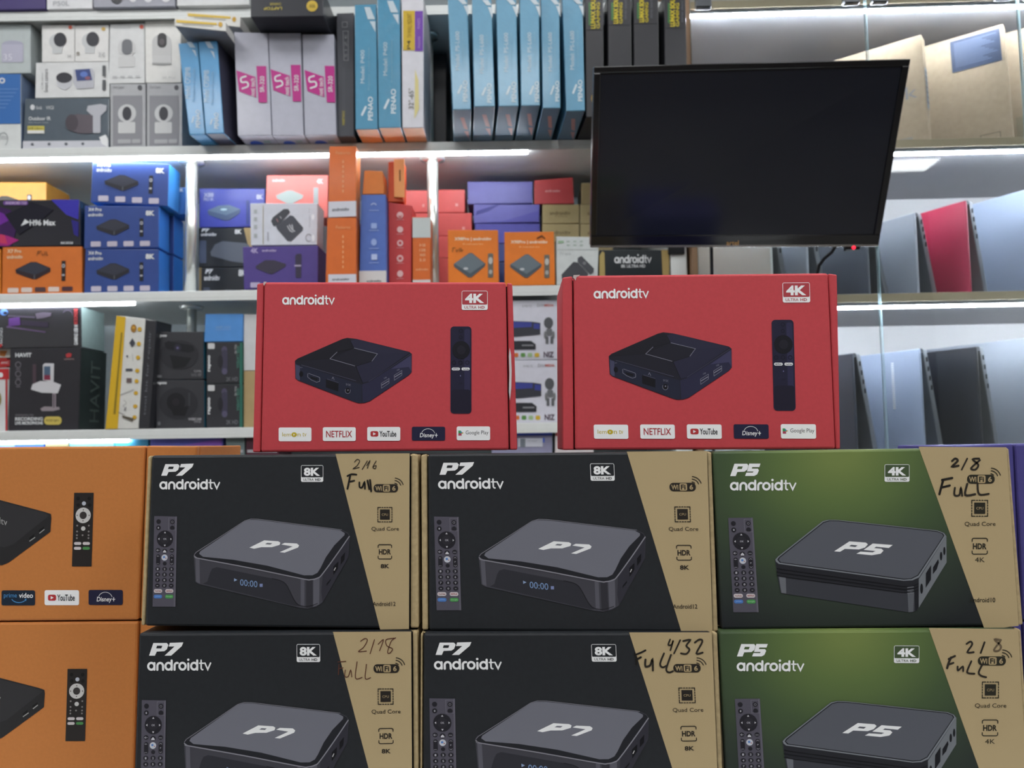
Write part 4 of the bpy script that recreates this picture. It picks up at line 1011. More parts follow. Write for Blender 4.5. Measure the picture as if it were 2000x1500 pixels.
def d(a):
    a.text('LAPTOP', 515, 14, 551, 20, 'B8A84A', rot=180, bold=.02); a.text('CHARGER', 527, 6, 549, 11, 'B8A84A', rot=180); a.ell(610, 13, 11, 11, 'C6A943'); a.l = 2; a.text('90W', 604, 9, 616, 17, '55501E', rot=180)
bk = B('charger_box', 'black box with a round yellow mark lying on top of the white and magenta boxes', 'box', (489, -20, 632, 33), zw, .15, '2B2D34', d, coat=.3)
# underside printing of that box
F, K_ = o_F[bk.name]
a = Art([(489, 33), (632, 33), (632, 62), (489, 62)]); a.text('LAPTOP', 531, 47, 560, 62, 'B8A84A', rot=180); a.ell(612, 55, 13, 8, 'C6A943')
put_art(a, [F[3], F[2], K_[2], K_[3]], bk, 'printed_underside', base=.0001, step=.0002)

def d(a): a.text('HAMAN', 1300, 845, 1322, 945, 'B8A83E', rot=90); a.stroke([(1308, 240), (1348, 240), (1348, 465), (1315, 465)], 4, '8A8C90', True); a.text('S I Z E', 1320, 270, 1338, 440, '8A8C90', rot=90); a.stroke([(1302, 170), (1340, 170), (1340, 210), (1302, 210)], 4, '8A8C90', True); [a.rect(1308+12*i, 520, 1311+12*i, 900, '55575C') for i in range(2)]
B('bracket_box', 'slim dark grey box between the white boxes and the shrink-wrapped blue ones', 'box', [(1258, 100), (1390, 95), (1392, 1025), (1264, 1030)], Z2, .30, '43454C', d, ZB)
def pk(x, y, model, wide):
    def d(a):
        w_ = wide
        a.poly([(x+w_*.45, y+20), (x+w_*.72, y+20), (x+w_*.95, y+110), (x+w_*.62, y+110)], 'B9C7D0'); a.poly([(x+w_*.70, y+125), (x+w_*.97, y+125), (x+w_*.97, y+205)], 'B9C7D0')
        a.text(model, x+w_*.28, y+340, x+w_*.46, y+590, 'C5D6DE', rot=90); a.text('PENAO', x+w_*.62, y+690, x+w_*.85, y+870, 'CEDCE2', rot=90, bold=.02); a.stroke([(x+w_*.35, y+830), (x+w_*.52, y+770)], w_*.1, 'C5D3DA'); a.text('Projector screen mount', x+w_*.62, y+320, x+w_*.72, y+640, '78A4B8', rot=90)
    return d
GP = 'shrink-wrapped blue boxes left of the dark gap'
B('bracket_box', 'shrink-wrapped blue box left of its taller twin, beside the slim grey box', 'box', [(1393, 35), (1558, 30), (1570, 968), (1400, 978)], Z2, .30, '4C8CAC', pk(1393, 35, 'Model: P400', 165), ZB, group=GP, coat=.4, bump=.25, rough=.34, bottom='B98860')  # underside coloured orange for light bounced from the orange boxes below
B('bracket_box', 'shrink-wrapped blue box with crinkled film, beside the yellow labelled white box', 'box', [(1562, -30), (1735, -30), (1742, 960), (1574, 962)], Z2, .30, '4C8CAC', pk(1562, -10, 'Model: P400', 170), ZB, group=GP, coat=.6, bump=.5, rough=.3, bottom='B98860')  # orange bounce light put into the underside colour here too
def d(a): a.rect(1758, 88, 1848, 395, 'C2A42E'); a.rect(1848, 90, 1910, 402, '6A3BA0'); a.l = 2; a.text('P4', 1788, 320, 1815, 388, '4E4420', rot=90, bold=.02); a.text('TV WALL MOUNT', 1790, 110, 1825, 300, '8E7824', rot=90); a.text('FIXED', 1868, 150, 1888, 230, 'A88AC8', rot=90); a.text('mount', 1870, 290, 1890, 380, 'A88AC8', rot=90); a.text('32"-65"', 1800, 680, 1838, 830, '55503A', rot=90); a.poly([(1850, 540), (1875, 620), (1880, 830), (1845, 900)], 'CFC488')
B('bracket_box', 'white box with yellow and purple label beside the dark gap', 'box', [(1745, -30), (1915, -30), (1914, 962), (1752, 962)], Z2, .14, 'CBCBD2', d, ZB, bottom='D0A07A')  # orange-lit underside painted into the bottom colour
B('bracket_box', 'tall black box deep in the gap behind the chrome post', 'box', (826, 104, 872, 262), Z2, .12, '22252B', None, Y=1.86)
# ---- six shrink-wrapped boxes
GS6 = 'row of six shrink-wrapped blue boxes'
fl = [[(262, -30), (405, -30), (432, 765), (298, 768)], [(432, -30), (572, -30), (598, 740), (448, 750)], [(600, -30), (745, -30), (762, 740), (618, 745)], [(765, -30), (905, -30), (912, 738), (775, 738)], [(912, -30), (1045, -30), (1055, 760), (925, 752)], [(1060, -30), (1208, -30), (1226, 775), (1090, 775)]]
od = ('first', 'second', 'third', 'fourth', 'fifth', 'sixth')
for i, q in enumerate(fl):
    x = q[0][0]
    def d(a, x=x, w_=q[1][0]-q[0][0]):
        o = 14
        a.poly([(x+w_*.5+o-10, 0), (x+w_*.8+o-10, 0), (x+w_*.92+o, 35), (x+w_*.66+o, 35)], 'B9C5CC'); a.poly([(x+w_*.72+o, 45), (x+w_*.95+o, 50), (x+w_*.97+o, 130)], 'B9C5CC')
        a.text('Model: PS-L600', x+w_*.3+o, 235, x+w_*.5+o, 505, 'C5D4DC', rot=90); a.text('PENAO', x+w_*.68+o, 575, x+w_*.9+o, 715, 'CAD8DE', rot=90, bold=.02); a.stroke([(x+w_*.45+o, 660), (x+w_*.6+o, 610)], w_*.1, 'BFCDD4'); a.text('Loudspeaker stand', x+w_*.62+o, 235, x+w_*.72+o, 480, '7CA6BA', rot=90)
    m_ = B('bracket_box', '%s from the left in the row of six shrink-wrapped blue boxes' % od[i], 'box', q, Z2, .32, '5890AE', d, ZC, group=GS6, coat=.35, bump=.22, rough=.36, dx=-.02, gap=.8, bottom='5E7C94')
    F, K_ = o_F[m_.name]
    a = Art([(0, 0), (100, 0), (100, 100), (0, 100)]); a.poly([(40, 12), (62, 12), (85, 32), (62, 30)], 'B08A8A'); a.poly([(62, 34), (88, 34), (92, 48)], 'B08A8A'); put_art(a, [F[3], F[2], K_[2], K_[3]], m_, 'printed_underside', base=.0001, step=.0002)
# ---- four black boxes with yellow lettering
xs = [(1222, 1350), (1380, 1545), (1560, 1735), (1775, 1935)]
for i, (x0, x1) in enumerate(xs):
    def d(a, x0=x0, x1=x1, i=i):
        w_ = 165; yb = (205, 170, 160, 180)[i]
        a.rect(x0+25, 20, x0+42, yb-25, '3A6A3A'); a.l = 2; a.text('LUMAX SOUND', x0+40, -60, x0+75, yb, 'BFAE2E', rot=90, bold=.05); a.text('GAMING', x0+80, 20, x0+105, yb, 'B0A02C', rot=90, bold=.03); a.text('stereo sound bar', x0+112, -40, x0+135, yb-30, '5E6068', rot=90)
        a.l = 1; a.rect(x0+4, yb+4, x1-4, yb+8, '303238')
        if i == 0: a.ell(1290, 690, 24, 38, 'B8903C')
    B('soundbar_box', '%s black box with yellow-green lettering above the television' % ('first from the left', 'second from the left', 'third from the left', 'fourth and rightmost')[i], 'box', [(x0, -40), (x1-(0 if i < 3 else 10), -40), (x1+8, 818), (x0+8, 818)], Z2, .30, '2A2B30', d, ZC, group='black boxes with yellow lettering', dx=-.02, rough=.32)

# ---- third shelf
blu = dict(rough=.4, coat=.2)
def tvbox(a, q, title=('X4 Pro', 'androidtv'), c=PALE, dev='2B2C34', tag_='8K', logos=4, remote='23242A', dc='1E2440', lc='B9B3C2'):
    """small picture of a set-top box, remote, titles and logo pills in a unit frame q."""
    m = quadmap(*q)
    def T(s, u0, v0, u1, v1, cc, **k):
        p, r = m(u0, v0), m(u1, v1); a.text(s, p[0], p[1], r[0], r[1], cc, res=2, slope=(m(1, 0)[1]-m(0, 0)[1])/(m(1, 0)[0]-m(0, 0)[0]), **k)
    def Pp(pts, cc): a.poly([m(*p) for p in pts], cc)
    a.l = 1
    T(title[0], .06, .05, .24, .13, c, bold=.03); T(title[1], .06, .17, .26, .25, c, bold=.02)
    T(tag_, .83, .11, .95, .23, c, bold=.05)
    Pp([(.17, .48), (.36, .32), (.43, .32), (.61, .45), (.61, .53), (.43, .69), (.39, .69), (.18, .56)], dev)
    Pp([(.75, .3), (.8, .3), (.8, .73), (.75, .73)], remote)
    a.l = 2
    Pp([(.18, .485), (.36, .335), (.43, .335), (.6, .46), (.42, .6)], '363844'); Pp([(.405, .6), (.42, .6), (.42, .69), (.405, .69)], '55565E')
    x, y = m(.775, .41); r = abs(m(.8, 0)[0]-m(.775, 0)[0])
    a.ell(x, y, r*.85, r*.95, 'A9ABB2'); a.l = 3; a.ell(x, y, r*.4, r*.45, '2A2B30'); x, y = m(.775, .61); a.rect(x-r*.7, y-r*.5, x+r*.7, y+r*.4, 'A9ABB2')
    a.l = 1
    for i in range(logos):
        u = .10+.218*i
        p, r2 = m(u, .835), m(u+.135, .955); a.rect(p[0], p[1], r2[0], r2[1], lc, (r2[1]-p[1])*.2)
GBl = 'blue media player boxes stacked beside the chrome post'
q = [(665, 866), (1240, 868), (1240, 1193), (655, 1193)]
Y3 = 1.712
x1_ = B('media_player_box', 'blue media player box at the bottom of the front stack by the post', 'box', q, Z3, .056, '2E4687', lambda a: tvbox(a, [(655, 866), (1240, 866), (1240, 1195), (655, 1195)]), ZE, Y=Y3, side='2F6FC0', group=GBl, **blu)
q = [(660, 528), (1240, 532), (1240, 862), (655, 858)]
x2_ = B('media_player_box', 'blue media player box in the middle of the front stack by the post', 'box', q, x1_, .056, '2E4687', lambda a: tvbox(a, [(655, 526), (1240, 530), (1240, 862), (650, 858)]), ZE, side='2F6FC0', group=GBl, **blu)
q = [(722, 172), (1322, 200), (1310, 528), (705, 498)]
x3_ = B('media_player_box', 'tilted blue media player box topping the front stack by the post', 'box', q, None, .06, '2E4687', lambda a: tvbox(a, q_, ), ZE, Y=1.706, side='3C86CC', group=GBl, **blu) if False else None
q_ = [(722, 172), (1322, 200), (1310, 530), (705, 500)]
x3_ = B('media_player_box', 'tilted blue media player box topping the front stack by the post', 'box', q_, None, .06, '2E4687', lambda a: tvbox(a, q_), ZE, Y=1.717, side='3C86CC', group=GBl, **blu)
# second blue stack behind
Yb2 = 1.782
s1 = B('media_player_box', 'blue media player box at the bottom of the rear stack by the post', 'box', (930, 915, 1355, 1185), Z3, .055, '2E4687', None, ZE, Y=Yb2, side='2F6FC0', group=GBl, **blu)
s2 = B('media_player_box', 'blue media player box in the middle of the rear stack by the post', 'box', (930, 605, 1358, 912), s1, .055, '2E4687', None, ZE, side='2F6FC0', group=GBl, **blu)
s3 = B('media_player_box', 'blue media player box topping the rear stack behind the post', 'box', (1020, 385, 1456, 603), s2, .055, '3564A4', lambda a: a.text('8K', 1398, 392, 1436, 420, PALE, bold=.03), ZE, side='2F6FC0', group=GBl, **blu)
# left end: orange and black boxes
def d(a):
    tvbox(a, [(20, 850), (640, 848), (640, 1198), (10, 1200)], ('X7 Pro', 'androidtv'), 'E0C9A8', '33272C', '', 0, '2A2222')
    a.l = 1
    for i, c in enumerate(('D2C4BC', 'D2C4BC', '4E3A3E', 'D2C4BC', '4A3038')): a.rect(62+106*i, 1155-i*2, 147+106*i, 1190-i*2, c, 8)
    for p in ([(300, 880), (290, 915)], [(298, 884), (325, 880)], [(298, 898), (318, 894)], [(330, 895), (332, 912), (345, 908)], [(352, 885), (352, 912)], [(365, 885), (366, 912), (380, 910)]): a.stroke(p, 5, '7A4A28')
o1 = B('media_player_box', 'orange media player box on the left, bottom of its stack on the middle shelf', 'box', [(18, 850), (640, 846), (640, 1200), (12, 1204)], Z3, .08, 'CC6F2E', d, ZE, Y=Y3, rough=.42)
B('media_player_box', 'orange box cut off by the left edge of the photo on the middle shelf', 'box', (-560, 865, 4, 1204), Z3, .08, 'D8852F', None, ZE, Y=Y3)
def d(a):
    a.l = 1; a.poly([(-200, 480), (80, 560), (150, 640), (90, 850), (-200, 850)], '3A1E50'); a.poly([(400, 480), (622, 480), (615, 640), (520, 600)], '3B36A0'); a.poly([(-40, 560), (30, 590), (75, 640), (-20, 690)], '6A2A90'); a.poly([(0, 750), (60, 765), (150, 800), (60, 845), (-20, 840)], 'A02878'); a.poly([(560, 640), (618, 660), (615, 780), (580, 760)], '2E2A78')
    a.l = 2; a.poly([(40, 600), (250, 500), (420, 560), (330, 640), (150, 760)], '1D1C28'); a.poly([(0, 752), (40, 760), (60, 830), (0, 820)], 'C03A60')
    a.l = 3; a.poly([(165, 690), (198, 635), (235, 660)], PALE); a.text('H96 Max', 235, 640, 438, 688, PALE, bold=.03); a.rect(28, 492, 222, 524, '6A4A8A', 14); a.text('RK3528', 480, 820, 575, 838, PALE, bold=.02); a.l = 4; a.text('ANDROID 13.0', 45, 498, 210, 518, 'D8C4E0')
o2 = B('media_player_box', 'black box with blue and magenta flares lying on the orange box', 'box', [(-90, 482), (622, 480), (632, 850), (-90, 850)], o1, .08, '1C1B26', d, ZE, rough=.25, coat=.6, side='242A38')
def d(a): a.poly([(-60, 500), (10, 440), (60, 440), (170, 475), (170, 700), (-60, 700)], '3A342E'); a.rect(215, 430, 250, 640, '2E2E32', 6); a.l = 2; a.ell(232, 452, 13, 16, 'C9C9CC')
B('media_player_box', 'orange media player box behind the black flared one', 'box', (-280, 342, 362, 1190), Z3, .10, 'D89A42', d, ZE, Y=1.83)
# between the posts
p9 = B('media_player_box', 'black and kraft media player box at the bottom, deep behind the purple box', 'box', (75, 1010, 640, 1182), Z3, .07, '272B30', lambda a: (a.text('P7', 122, 1018, 187, 1042, PALE, bold=.06, shear=.2), a.text('androidtv', 115, 1048, 238, 1075, PALE, bold=.03), a.poly([(75, 1010), (95, 1010), (92, 1179), (75, 1179)], '8A7A5A'), a.poly([(235, 1178), (285, 1120), (420, 1130), (420, 1179)], '565A64'), a.text('8K', 385, 1020, 440, 1055, PALE, bold=.04), a.rect(110, 1110, 160, 1178, '4A5060')), ZF, Y=1.84, group='black media player boxes on the middle shelf')
p8 = B('media_player_box', 'black and kraft media player box lying under the violet-blue one', 'box', (70, 700, 640, 1006), p9, .07, '272B30', lambda a: (a.text('P7', 92, 706, 160, 732, PALE, bold=.06, shear=.2), a.text('androidtv', 88, 738, 212, 765, PALE, bold=.03), a.poly([(425, 700), (640, 700), (640, 1006), (500, 1006)], 'A08A62'), a.poly([(165, 890), (200, 830), (260, 805), (440, 822), (470, 840), (470, 985), (330, 965), (170, 920)], '5B616C'), a.rect(78, 800, 132, 975, '4A5468', 8), a.text('8K', 355, 712, 410, 750, PALE, bold=.04)), ZF, group='black media player boxes on the middle shelf')
def d(a):
    a.text('X88', 112, 428, 188, 460, 'C0C4E0', bold=.02); a.text('PRO 8K', 112, 466, 190, 490, 'C0C4E0'); a.text('8K', 525, 440, 578, 480, 'C0C4E0', bold=.04); a.l = 1; a.poly([(140, 570), (230, 530), (310, 525), (400, 560), (395, 590), (310, 645), (270, 645), (150, 600)], '4A5A78'); a.l = 2; a.poly([(140, 566), (230, 528), (310, 523), (400, 558), (290, 605)], '5F7288'); a.l = 3; a.ell(270, 560, 26, 9, 'A9C4D0'); a.rect(445, 490, 470, 680, '36427E')
B('media_player_box', 'violet-blue media player box lying above the black ones beside the post', 'box', (75, 392, 590, 697), p8, .07, '4048A0', d, ZF, rough=.35)
def d(a):
    a.text('androidtv', 650, 318, 752, 340, PALE, bold=.03); a.text('4K', 1000, 318, 1050, 355, PALE, bold=.05); a.l = 1; a.poly([(680, 445), (770, 408), (810, 408), (898, 445), (890, 470), (810, 510), (770, 510), (685, 470)], '8F9A98'); a.rect(975, 385, 1012, 520, '90989A', 6)
rs = B('media_player_box', 'pinkish red media player box behind the white and purple boxes', 'box', [(602, 288), (1085, 286), (1080, 620), (590, 640)], None, .07, 'C96862', d, ZF, Y=1.80)
rz_ = min(p.z for p in o_F[rs.name][0][2:])
B('media_player_box', 'hidden red media player box stacked below the pinkish red one', 'box', [(592, 642), (1080, 642), (1080, 1180), (592, 1180)], Z3, .07, 'C45852', None, ZF, Y=1.80) if False else None
pu = B('media_player_box', 'purple media player box in front, under the white remote box', 'box', [(415, 848), (1008, 838), (1005, 1150), (425, 1180)], None, .09, '4E3F86', lambda a: (a.text('4K', 482, 858, 545, 900, 'A89CC8', bold=.04), a.text('androidtv', 575, 868, 690, 888, 'B4A8D0', bold=.03), a.poly([(525, 1000), (600, 955), (670, 955), (765, 985), (760, 1005), (655, 1065), (630, 1060), (525, 1020)], '3A3648'), a.poly([(835, 920), (850, 905), (880, 905), (885, 920), (880, 1090), (840, 1092)], '39344A'), a.rect(480, 1128, 560, 1168, 'B0A8C4', 6), a.rect(830, 992, 880, 1004, 'A8A0BC')), ZF, Y=1.705)
def d(a):
    a.l = 1; a.poly([(640, 650), (655, 620), (740, 555), (775, 555), (790, 580), (700, 685), (660, 690)], '44474F'); a.poly([(680, 690), (790, 605), (815, 610), (890, 700), (885, 725), (800, 805), (770, 805), (690, 715)], '4A4D57'); a.l = 2
    for p in ([(770, 690), (790, 725), (810, 735)], [(785, 680), (800, 710), (825, 730)], [(805, 680), (812, 710)]): a.stroke(p, 8, 'B9BCC4')
    a.stroke([(685, 635), (695, 655)], 6, 'A87A80'); a.stroke([(712, 615), (722, 630)], 6, 'A9ACB4'); a.stroke([(578, 530), (578, 828)], 5, 'A9A48A'); a.ell(968, 618, 12, 22, 'E4E8F0'); a.ell(970, 782, 12, 26, 'E4E8F0'); a.text('Google TV', 935, 550, 950, 700, 'A4A9B4', rot=90); a.stroke(arc(935, 780, 22, 28, 40, 300), 6, '8E929C'); a.rect(610, 735, 622, 805, 'A4A8B4')
    for y in (560, 620, 680, 750): a.rect(505, y, 530, y+30, 'A9B0B4')
wr = B('media_player_box', 'white box with pictured black remote on top of the purple box', 'box', [(472, 508), (1002, 508), (998, 832), (478, 838)], None, .06, 'CBD0DC', d, ZF, Y=1.708, side='B9BFC8')
# tall orange boxes
def orr(y0, y1, yw):
    def d(a):
        a.rect(1085, yw, 1305, y1-2, 'C6C8D2'); a.l = 2; a.text('androidtv', 1115, yw+(y1-yw)*.4, 1250, yw+(y1-yw)*.62, '55575E', bold=.02); a.text('Features', 1145, y0+40, 1258, y0+62, 'DCA070')
        for k_ in range(7): a.rect(1196, y0+110+38*k_, 1206, y0+130+38*k_, 'DCA070')
    return d
YO = 1.655
ob = B('media_player_box', 'orange box with white foot standing upright, below its twin, before the shelf edge', 'box', [(1075, 620), (1305, 620), (1305, 1122), (1062, 1122)], Z3, .085, 'CC6526', orr(640, 1122, 1045), ZF, Y=YO, group='upright orange boxes before the shelf edge', coat=.2)
oa = B('media_player_box', 'orange box standing on its twin and reaching up past the light strip', 'box', [(1092, 62), (1305, 62), (1302, 617), (1082, 612)], ob, .046, 'CC6526', orr(62, 615, 490), ZF, Y=YO, group='upright orange boxes before the shelf edge', coat=.2, side='D88850')
def d(a):
    a.rect(1325, 1000, 1540, 1118, 'C9C6C6'); a.l = 2; a.text('androidtv', 1385, 1072, 1500, 1092, '55575E', bold=.02)
    a.stroke(arc(1440, 520, 22, 18, 30, 150), 7, 'A9B8DC'); a.rect(1420, 640, 1465, 680, '8FA4D4', 6); a.ell(1442, 780, 22, 26, '8FA4D4'); a.rect(1422, 870, 1468, 915, 'A9B8DC', 5)
    for y in (548, 690, 825, 935): a.rect(1405, y, 1480, y+5, '8FA4D4')
bb = B('media_player_box', 'blue upright box with white foot between the orange and red ones', 'box', [(1340, 440), (1535, 440), (1542, 1118), (1325, 1118)], Z3, .07, '4C68B0', d, ZF, Y=1.674)
B('media_player_box', 'small orange box standing on the blue upright one', 'box', [(1365, 250), (1508, 255), (1520, 436), (1350, 436)], bb, .06, 'C8712E', None, ZF, side='DA9050')
def d(a):
    for y, r in ((600, 26), (708, 24), (808, 24), (918, 26), (1025, 24)): a.ell(1648, y, r, r*.95, 'D8B0B0'); a.rect(1620, y+32, 1675, y+36, 'CC8A8C')
    a.l = 2; a.poly([(1630, 595), (1648, 612), (1666, 595), (1655, 620), (1640, 620)], 'B83E42'); a.ell(1648, 808, 12, 12, 'B83E42'); a.rect(1636, 908, 1660, 928, 'B83E42')
rb = B('media_player_box', 'red upright box with a column of white icons', 'box', [(1552, 500), (1740, 525), (1735, 1118), (1558, 1118)], Z3, .07, 'B83A3C', d, ZF, Y=1.70)
rzz = TOP[rb.name][0]
def d(a): a.stroke([(1640, 282), (1640, 370)], 11, '5A3418')
od_ = B('open_box', 'small orange box leaning on the red upright box with a pale front flap', 'box', [(1552, 185), (1672, 170), (1672, 490), (1548, 500)], rb, .05, 'C2491E', None, ZF)
F, K_ = o_F[od_.name]
fl_ = [F[0].lerp(F[1], .38)+Vector((0, -.002, .004)), F[1]+Vector((.004, -.014, -.003)), F[2]+Vector((.004, -.012, .006)), F[3].lerp(F[2], .42)+Vector((0, -.002, .01))]
bm = bmesh.new(); add_hexa(bm, fl_, [p+Vector((.0005, .0018, 0)) for p in fl_], od_.location, .0004)
fp_ = from_bm('front_flap', bm, M('DE9A62', .5, .3), od_)
fp_['label'] = 'pale orange flap with a dark slot'
a = Art([(0, 0), (10, 0), (10, 30), (0, 30)]); a.stroke([(6, 9), (6, 17)], 1.2, '5A3418'); put_art(a, fl_, fp_, 'slot', base=.0006, step=.0003)
def d(a): a.rect(1742, 620, 1886, 765, 'BEC6C6'); a.rect(1742, 1072, 1886, 1116, 'C9C6C6'); a.l = 2; [a.text(s_, 1798, 810+36*i, 1845, 830+36*i, 'E0B890') for i, s_ in enumerate(('8 GB', '128', 'WiFi', '5.0'))]; a.text('androidtv', 1768, 988, 1868, 1004, 'E0B890')
B('media_player_box', 'slim orange and grey upright box beside the right chrome post', 'box', [(1742, 612), (1884, 618), (1886, 1118), (1742, 1118)], Z3, .045, 'CB6426', d, ZF, Y=1.69)

# red, purple and kraft boxes at the back
GRd = 'red boxes stacked at the back of the middle shelf'
ys = [(1000, 958), (808, 958), (660, 806), (503, 657), (345, 500)]
def rr(x0, x1, y): return lambda a: (a.rect(x0+(x1-x0)*.72, y+95, x0+(x1-x0)*.8, y+115, 'D89090'),)
prev, pl = Z3, ('lowest', 'second', 'third', 'topmost')
for i, (y0, y1, xr) in enumerate(((808, 960, 480), (660, 805, 485), (503, 657, 488), (345, 500, 442))):
    prev = B('media_player_box', '%s red box in the stack behind the right chrome post' % pl[i] if i else 'lowest red box in the stack behind the right chrome post', 'box', (xr-230 if i < 3 else 215, y0, xr, y1), prev, .11, 'C6504E', rr(xr-230, xr, y0), ZG, Y=1.85 if i == 0 else None, group=GRd)
prev = Z3
for i, (y0, y1) in enumerate(((808, 960), (660, 805), (503, 657), (350, 500))):
    prev = B('media_player_box', '%s red box in the stack left of the right chrome post' % pl[i], 'box', (20, y0, 208, y1), prev, .11, 'C6504E', rr(20, 208, y0), ZG, Y=1.85 if i == 0 else None, group=GRd)
GV = 'violet boxes stacked at the back of the middle shelf'
prev = Z3
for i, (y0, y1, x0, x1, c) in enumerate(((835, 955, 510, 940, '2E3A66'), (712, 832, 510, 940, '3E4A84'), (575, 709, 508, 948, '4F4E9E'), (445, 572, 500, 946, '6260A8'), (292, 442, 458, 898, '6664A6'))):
    def d(a, i=i):
        if i == 3: a.poly([(512, 520), (520, 490), (650, 450), (680, 446), (600, 490)], '3E3E84'); a.poly([(505, 568), (700, 560), (940, 490), (940, 568)], '5654A4')
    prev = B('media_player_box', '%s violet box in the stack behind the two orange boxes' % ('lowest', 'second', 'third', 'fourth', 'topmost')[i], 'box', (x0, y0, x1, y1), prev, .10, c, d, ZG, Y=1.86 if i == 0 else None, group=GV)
GK = 'kraft boxes stacked at the back of the middle shelf'
kb = []
for col, (x0, x1) in enumerate(((962, 1212), (1216, 1440))):
    prev = Z3
    for i, (y0, y1) in enumerate(((830, 955), (704, 828), (577, 702), (445, 574))):
        def d(a, x0=x0, x1=x1, y0=y0): a.text('androidtv', x0+50, y0+45, x0+190, y0+72, '6E6040', bold=.01); a.text('4K ULTRA HD', x0+85, y0+78, x0+170, y0+88, '7E7050')
        prev = B('media_player_box', '%s kraft box in the %s stack behind the white box' % (('lowest', 'second', 'third', 'topmost')[i], ('left', 'right')[col]), 'box', (x0, y0, x1, y1), prev, .10, 'A3946A', d, ZG, Y=1.86 if i == 0 else None, group=GK)
    kb.append(prev)
B('media_player_box', 'kraft box on top of the right kraft stack beside the television', 'box', (1225, 300, 1420, 442), kb[1], .10, '9C8C66', None, ZG, group=GK)
B('media_player_box', 'small red box lying on the left kraft stack', 'box', [(905, 282), (1172, 262), (1180, 440), (905, 442)], kb[0], .10, 'B4474A', lambda a: a.text('androidtv', 975, 345, 1078, 362, 'DCA8A8', bold=.02), ZG, side='7E3438', Y=1.86, gap=1.0)
# two orange front boxes, white box, black box
def of(x, y, tw):
    def d(a):
        a.text('X98Pro | androidtv', x+45, y+45+tw, x+295, y+70+tw, 'F0DCC0', bold=.03); a.text('4K media player box', x+100, y+82+tw, x+240, y+93+tw, 'F0C890')
        a.l = 1; a.poly([(x+40, y+208), (x+145, y+142), (x+165, y+142), (x+255, y+208), (x+250, y+225), (x+160, y+292), (x+140, y+292), (x+42, y+225)], '4C555C'); a.rect(x+272, y+145, x+308, y+295, '6A665E', 8)
        a.l = 2; a.poly([(x+42, y+206), (x+145, y+146), (x+165, y+146), (x+250, y+208), (x+152, y+268)], '66727A'); a.ell(x+290, y+190, 14, 22, 'B9B9B4'); a.ell(x+290, y+260, 12, 14, 'A9A9A4'); a.ell(x+122, y+238, 16, 8, 'B9BCC0')
        if not tw:
            for p in ([(x+35, y+110), (x+32, y+135)], [(x+34, y+112), (x+50, y+110)], [(x+58, y+122), (x+60, y+132), (x+72, y+122)], [(x+80, y+112), (x+82, y+132)], [(x+90, y+112), (x+92, y+130), (x+104, y+124)]): a.stroke(p, 5, '7A4A18')
        else: a.l = 3; a.stroke([(x+225, y+40), (x+255, y+25), (x+275, y+42)], 9, '6A3A18')
    return d
GO = 'orange media player boxes in front on the middle shelf'
B('media_player_box', 'bright orange box in front, left of two, beside the chrome post', 'box', [(325, 618), (665, 618), (672, 962), (328, 962)], Z3, .05, 'E0791E', of(325, 618, 0), ZG, Y=1.695, group=GO, side='C8A070')
B('media_player_box', 'bright orange box in front, right of two, with a dark corner tear', 'box', [(706, 632), (1042, 628), (1050, 972), (708, 975)], Z3, .05, 'E0791E', of(704, 632, 8), ZG, Y=1.70, group=GO, side='C8B080')
def d(a):
    a.rect(1060, 745, 1340, 748, 'B0B6B4'); a.rect(1068, 690, 1105, 705, '8EB08E'); [a.rect(1125+45*(i % 3), 690+24*(i//3), 1145+45*(i % 3), 700+24*(i//3), 'A9B8B0') for i in range(6)]
    a.text('TV stick', 1078, 765, 1155, 782, 'A0A6A8'); a.l = 1; a.poly([(1090, 900), (1170, 825), (1200, 830), (1270, 900), (1265, 925), (1210, 955), (1110, 955), (1092, 925)], '44464C'); a.poly([(1200, 800), (1225, 788), (1310, 870), (1308, 895), (1285, 908), (1198, 825)], '4C4E54'); a.l = 2; a.ell(1245, 835, 12, 10, '77797E')
B('media_player_box', 'white box with a pictured black streaming stick below the television', 'box', [(1055, 662), (1345, 665), (1335, 968), (1058, 960)], Z3, .06, 'C6CCCC', d, ZG, Y=1.70)
def d(a):
    a.poly([(1365, 760), (1345, 790), (1345, 965), (1385, 965), (1380, 770)], 'A8965E'); a.poly([(1765, 752), (1818, 752), (1818, 965), (1775, 965)], 'A08A58'); a.l = 2; a.word(1447, 837, 250, 40, PALE, asc=1.3); a.text('8K ULTRA HD', 1492, 845, 1655, 865, PALE, bold=.02)
B('media_player_box', 'black and kraft box with white lettering just below the television', 'box', (1345, 752, 1820, 965), Z3, .07, '22282C', d, ZG, Y=1.70)

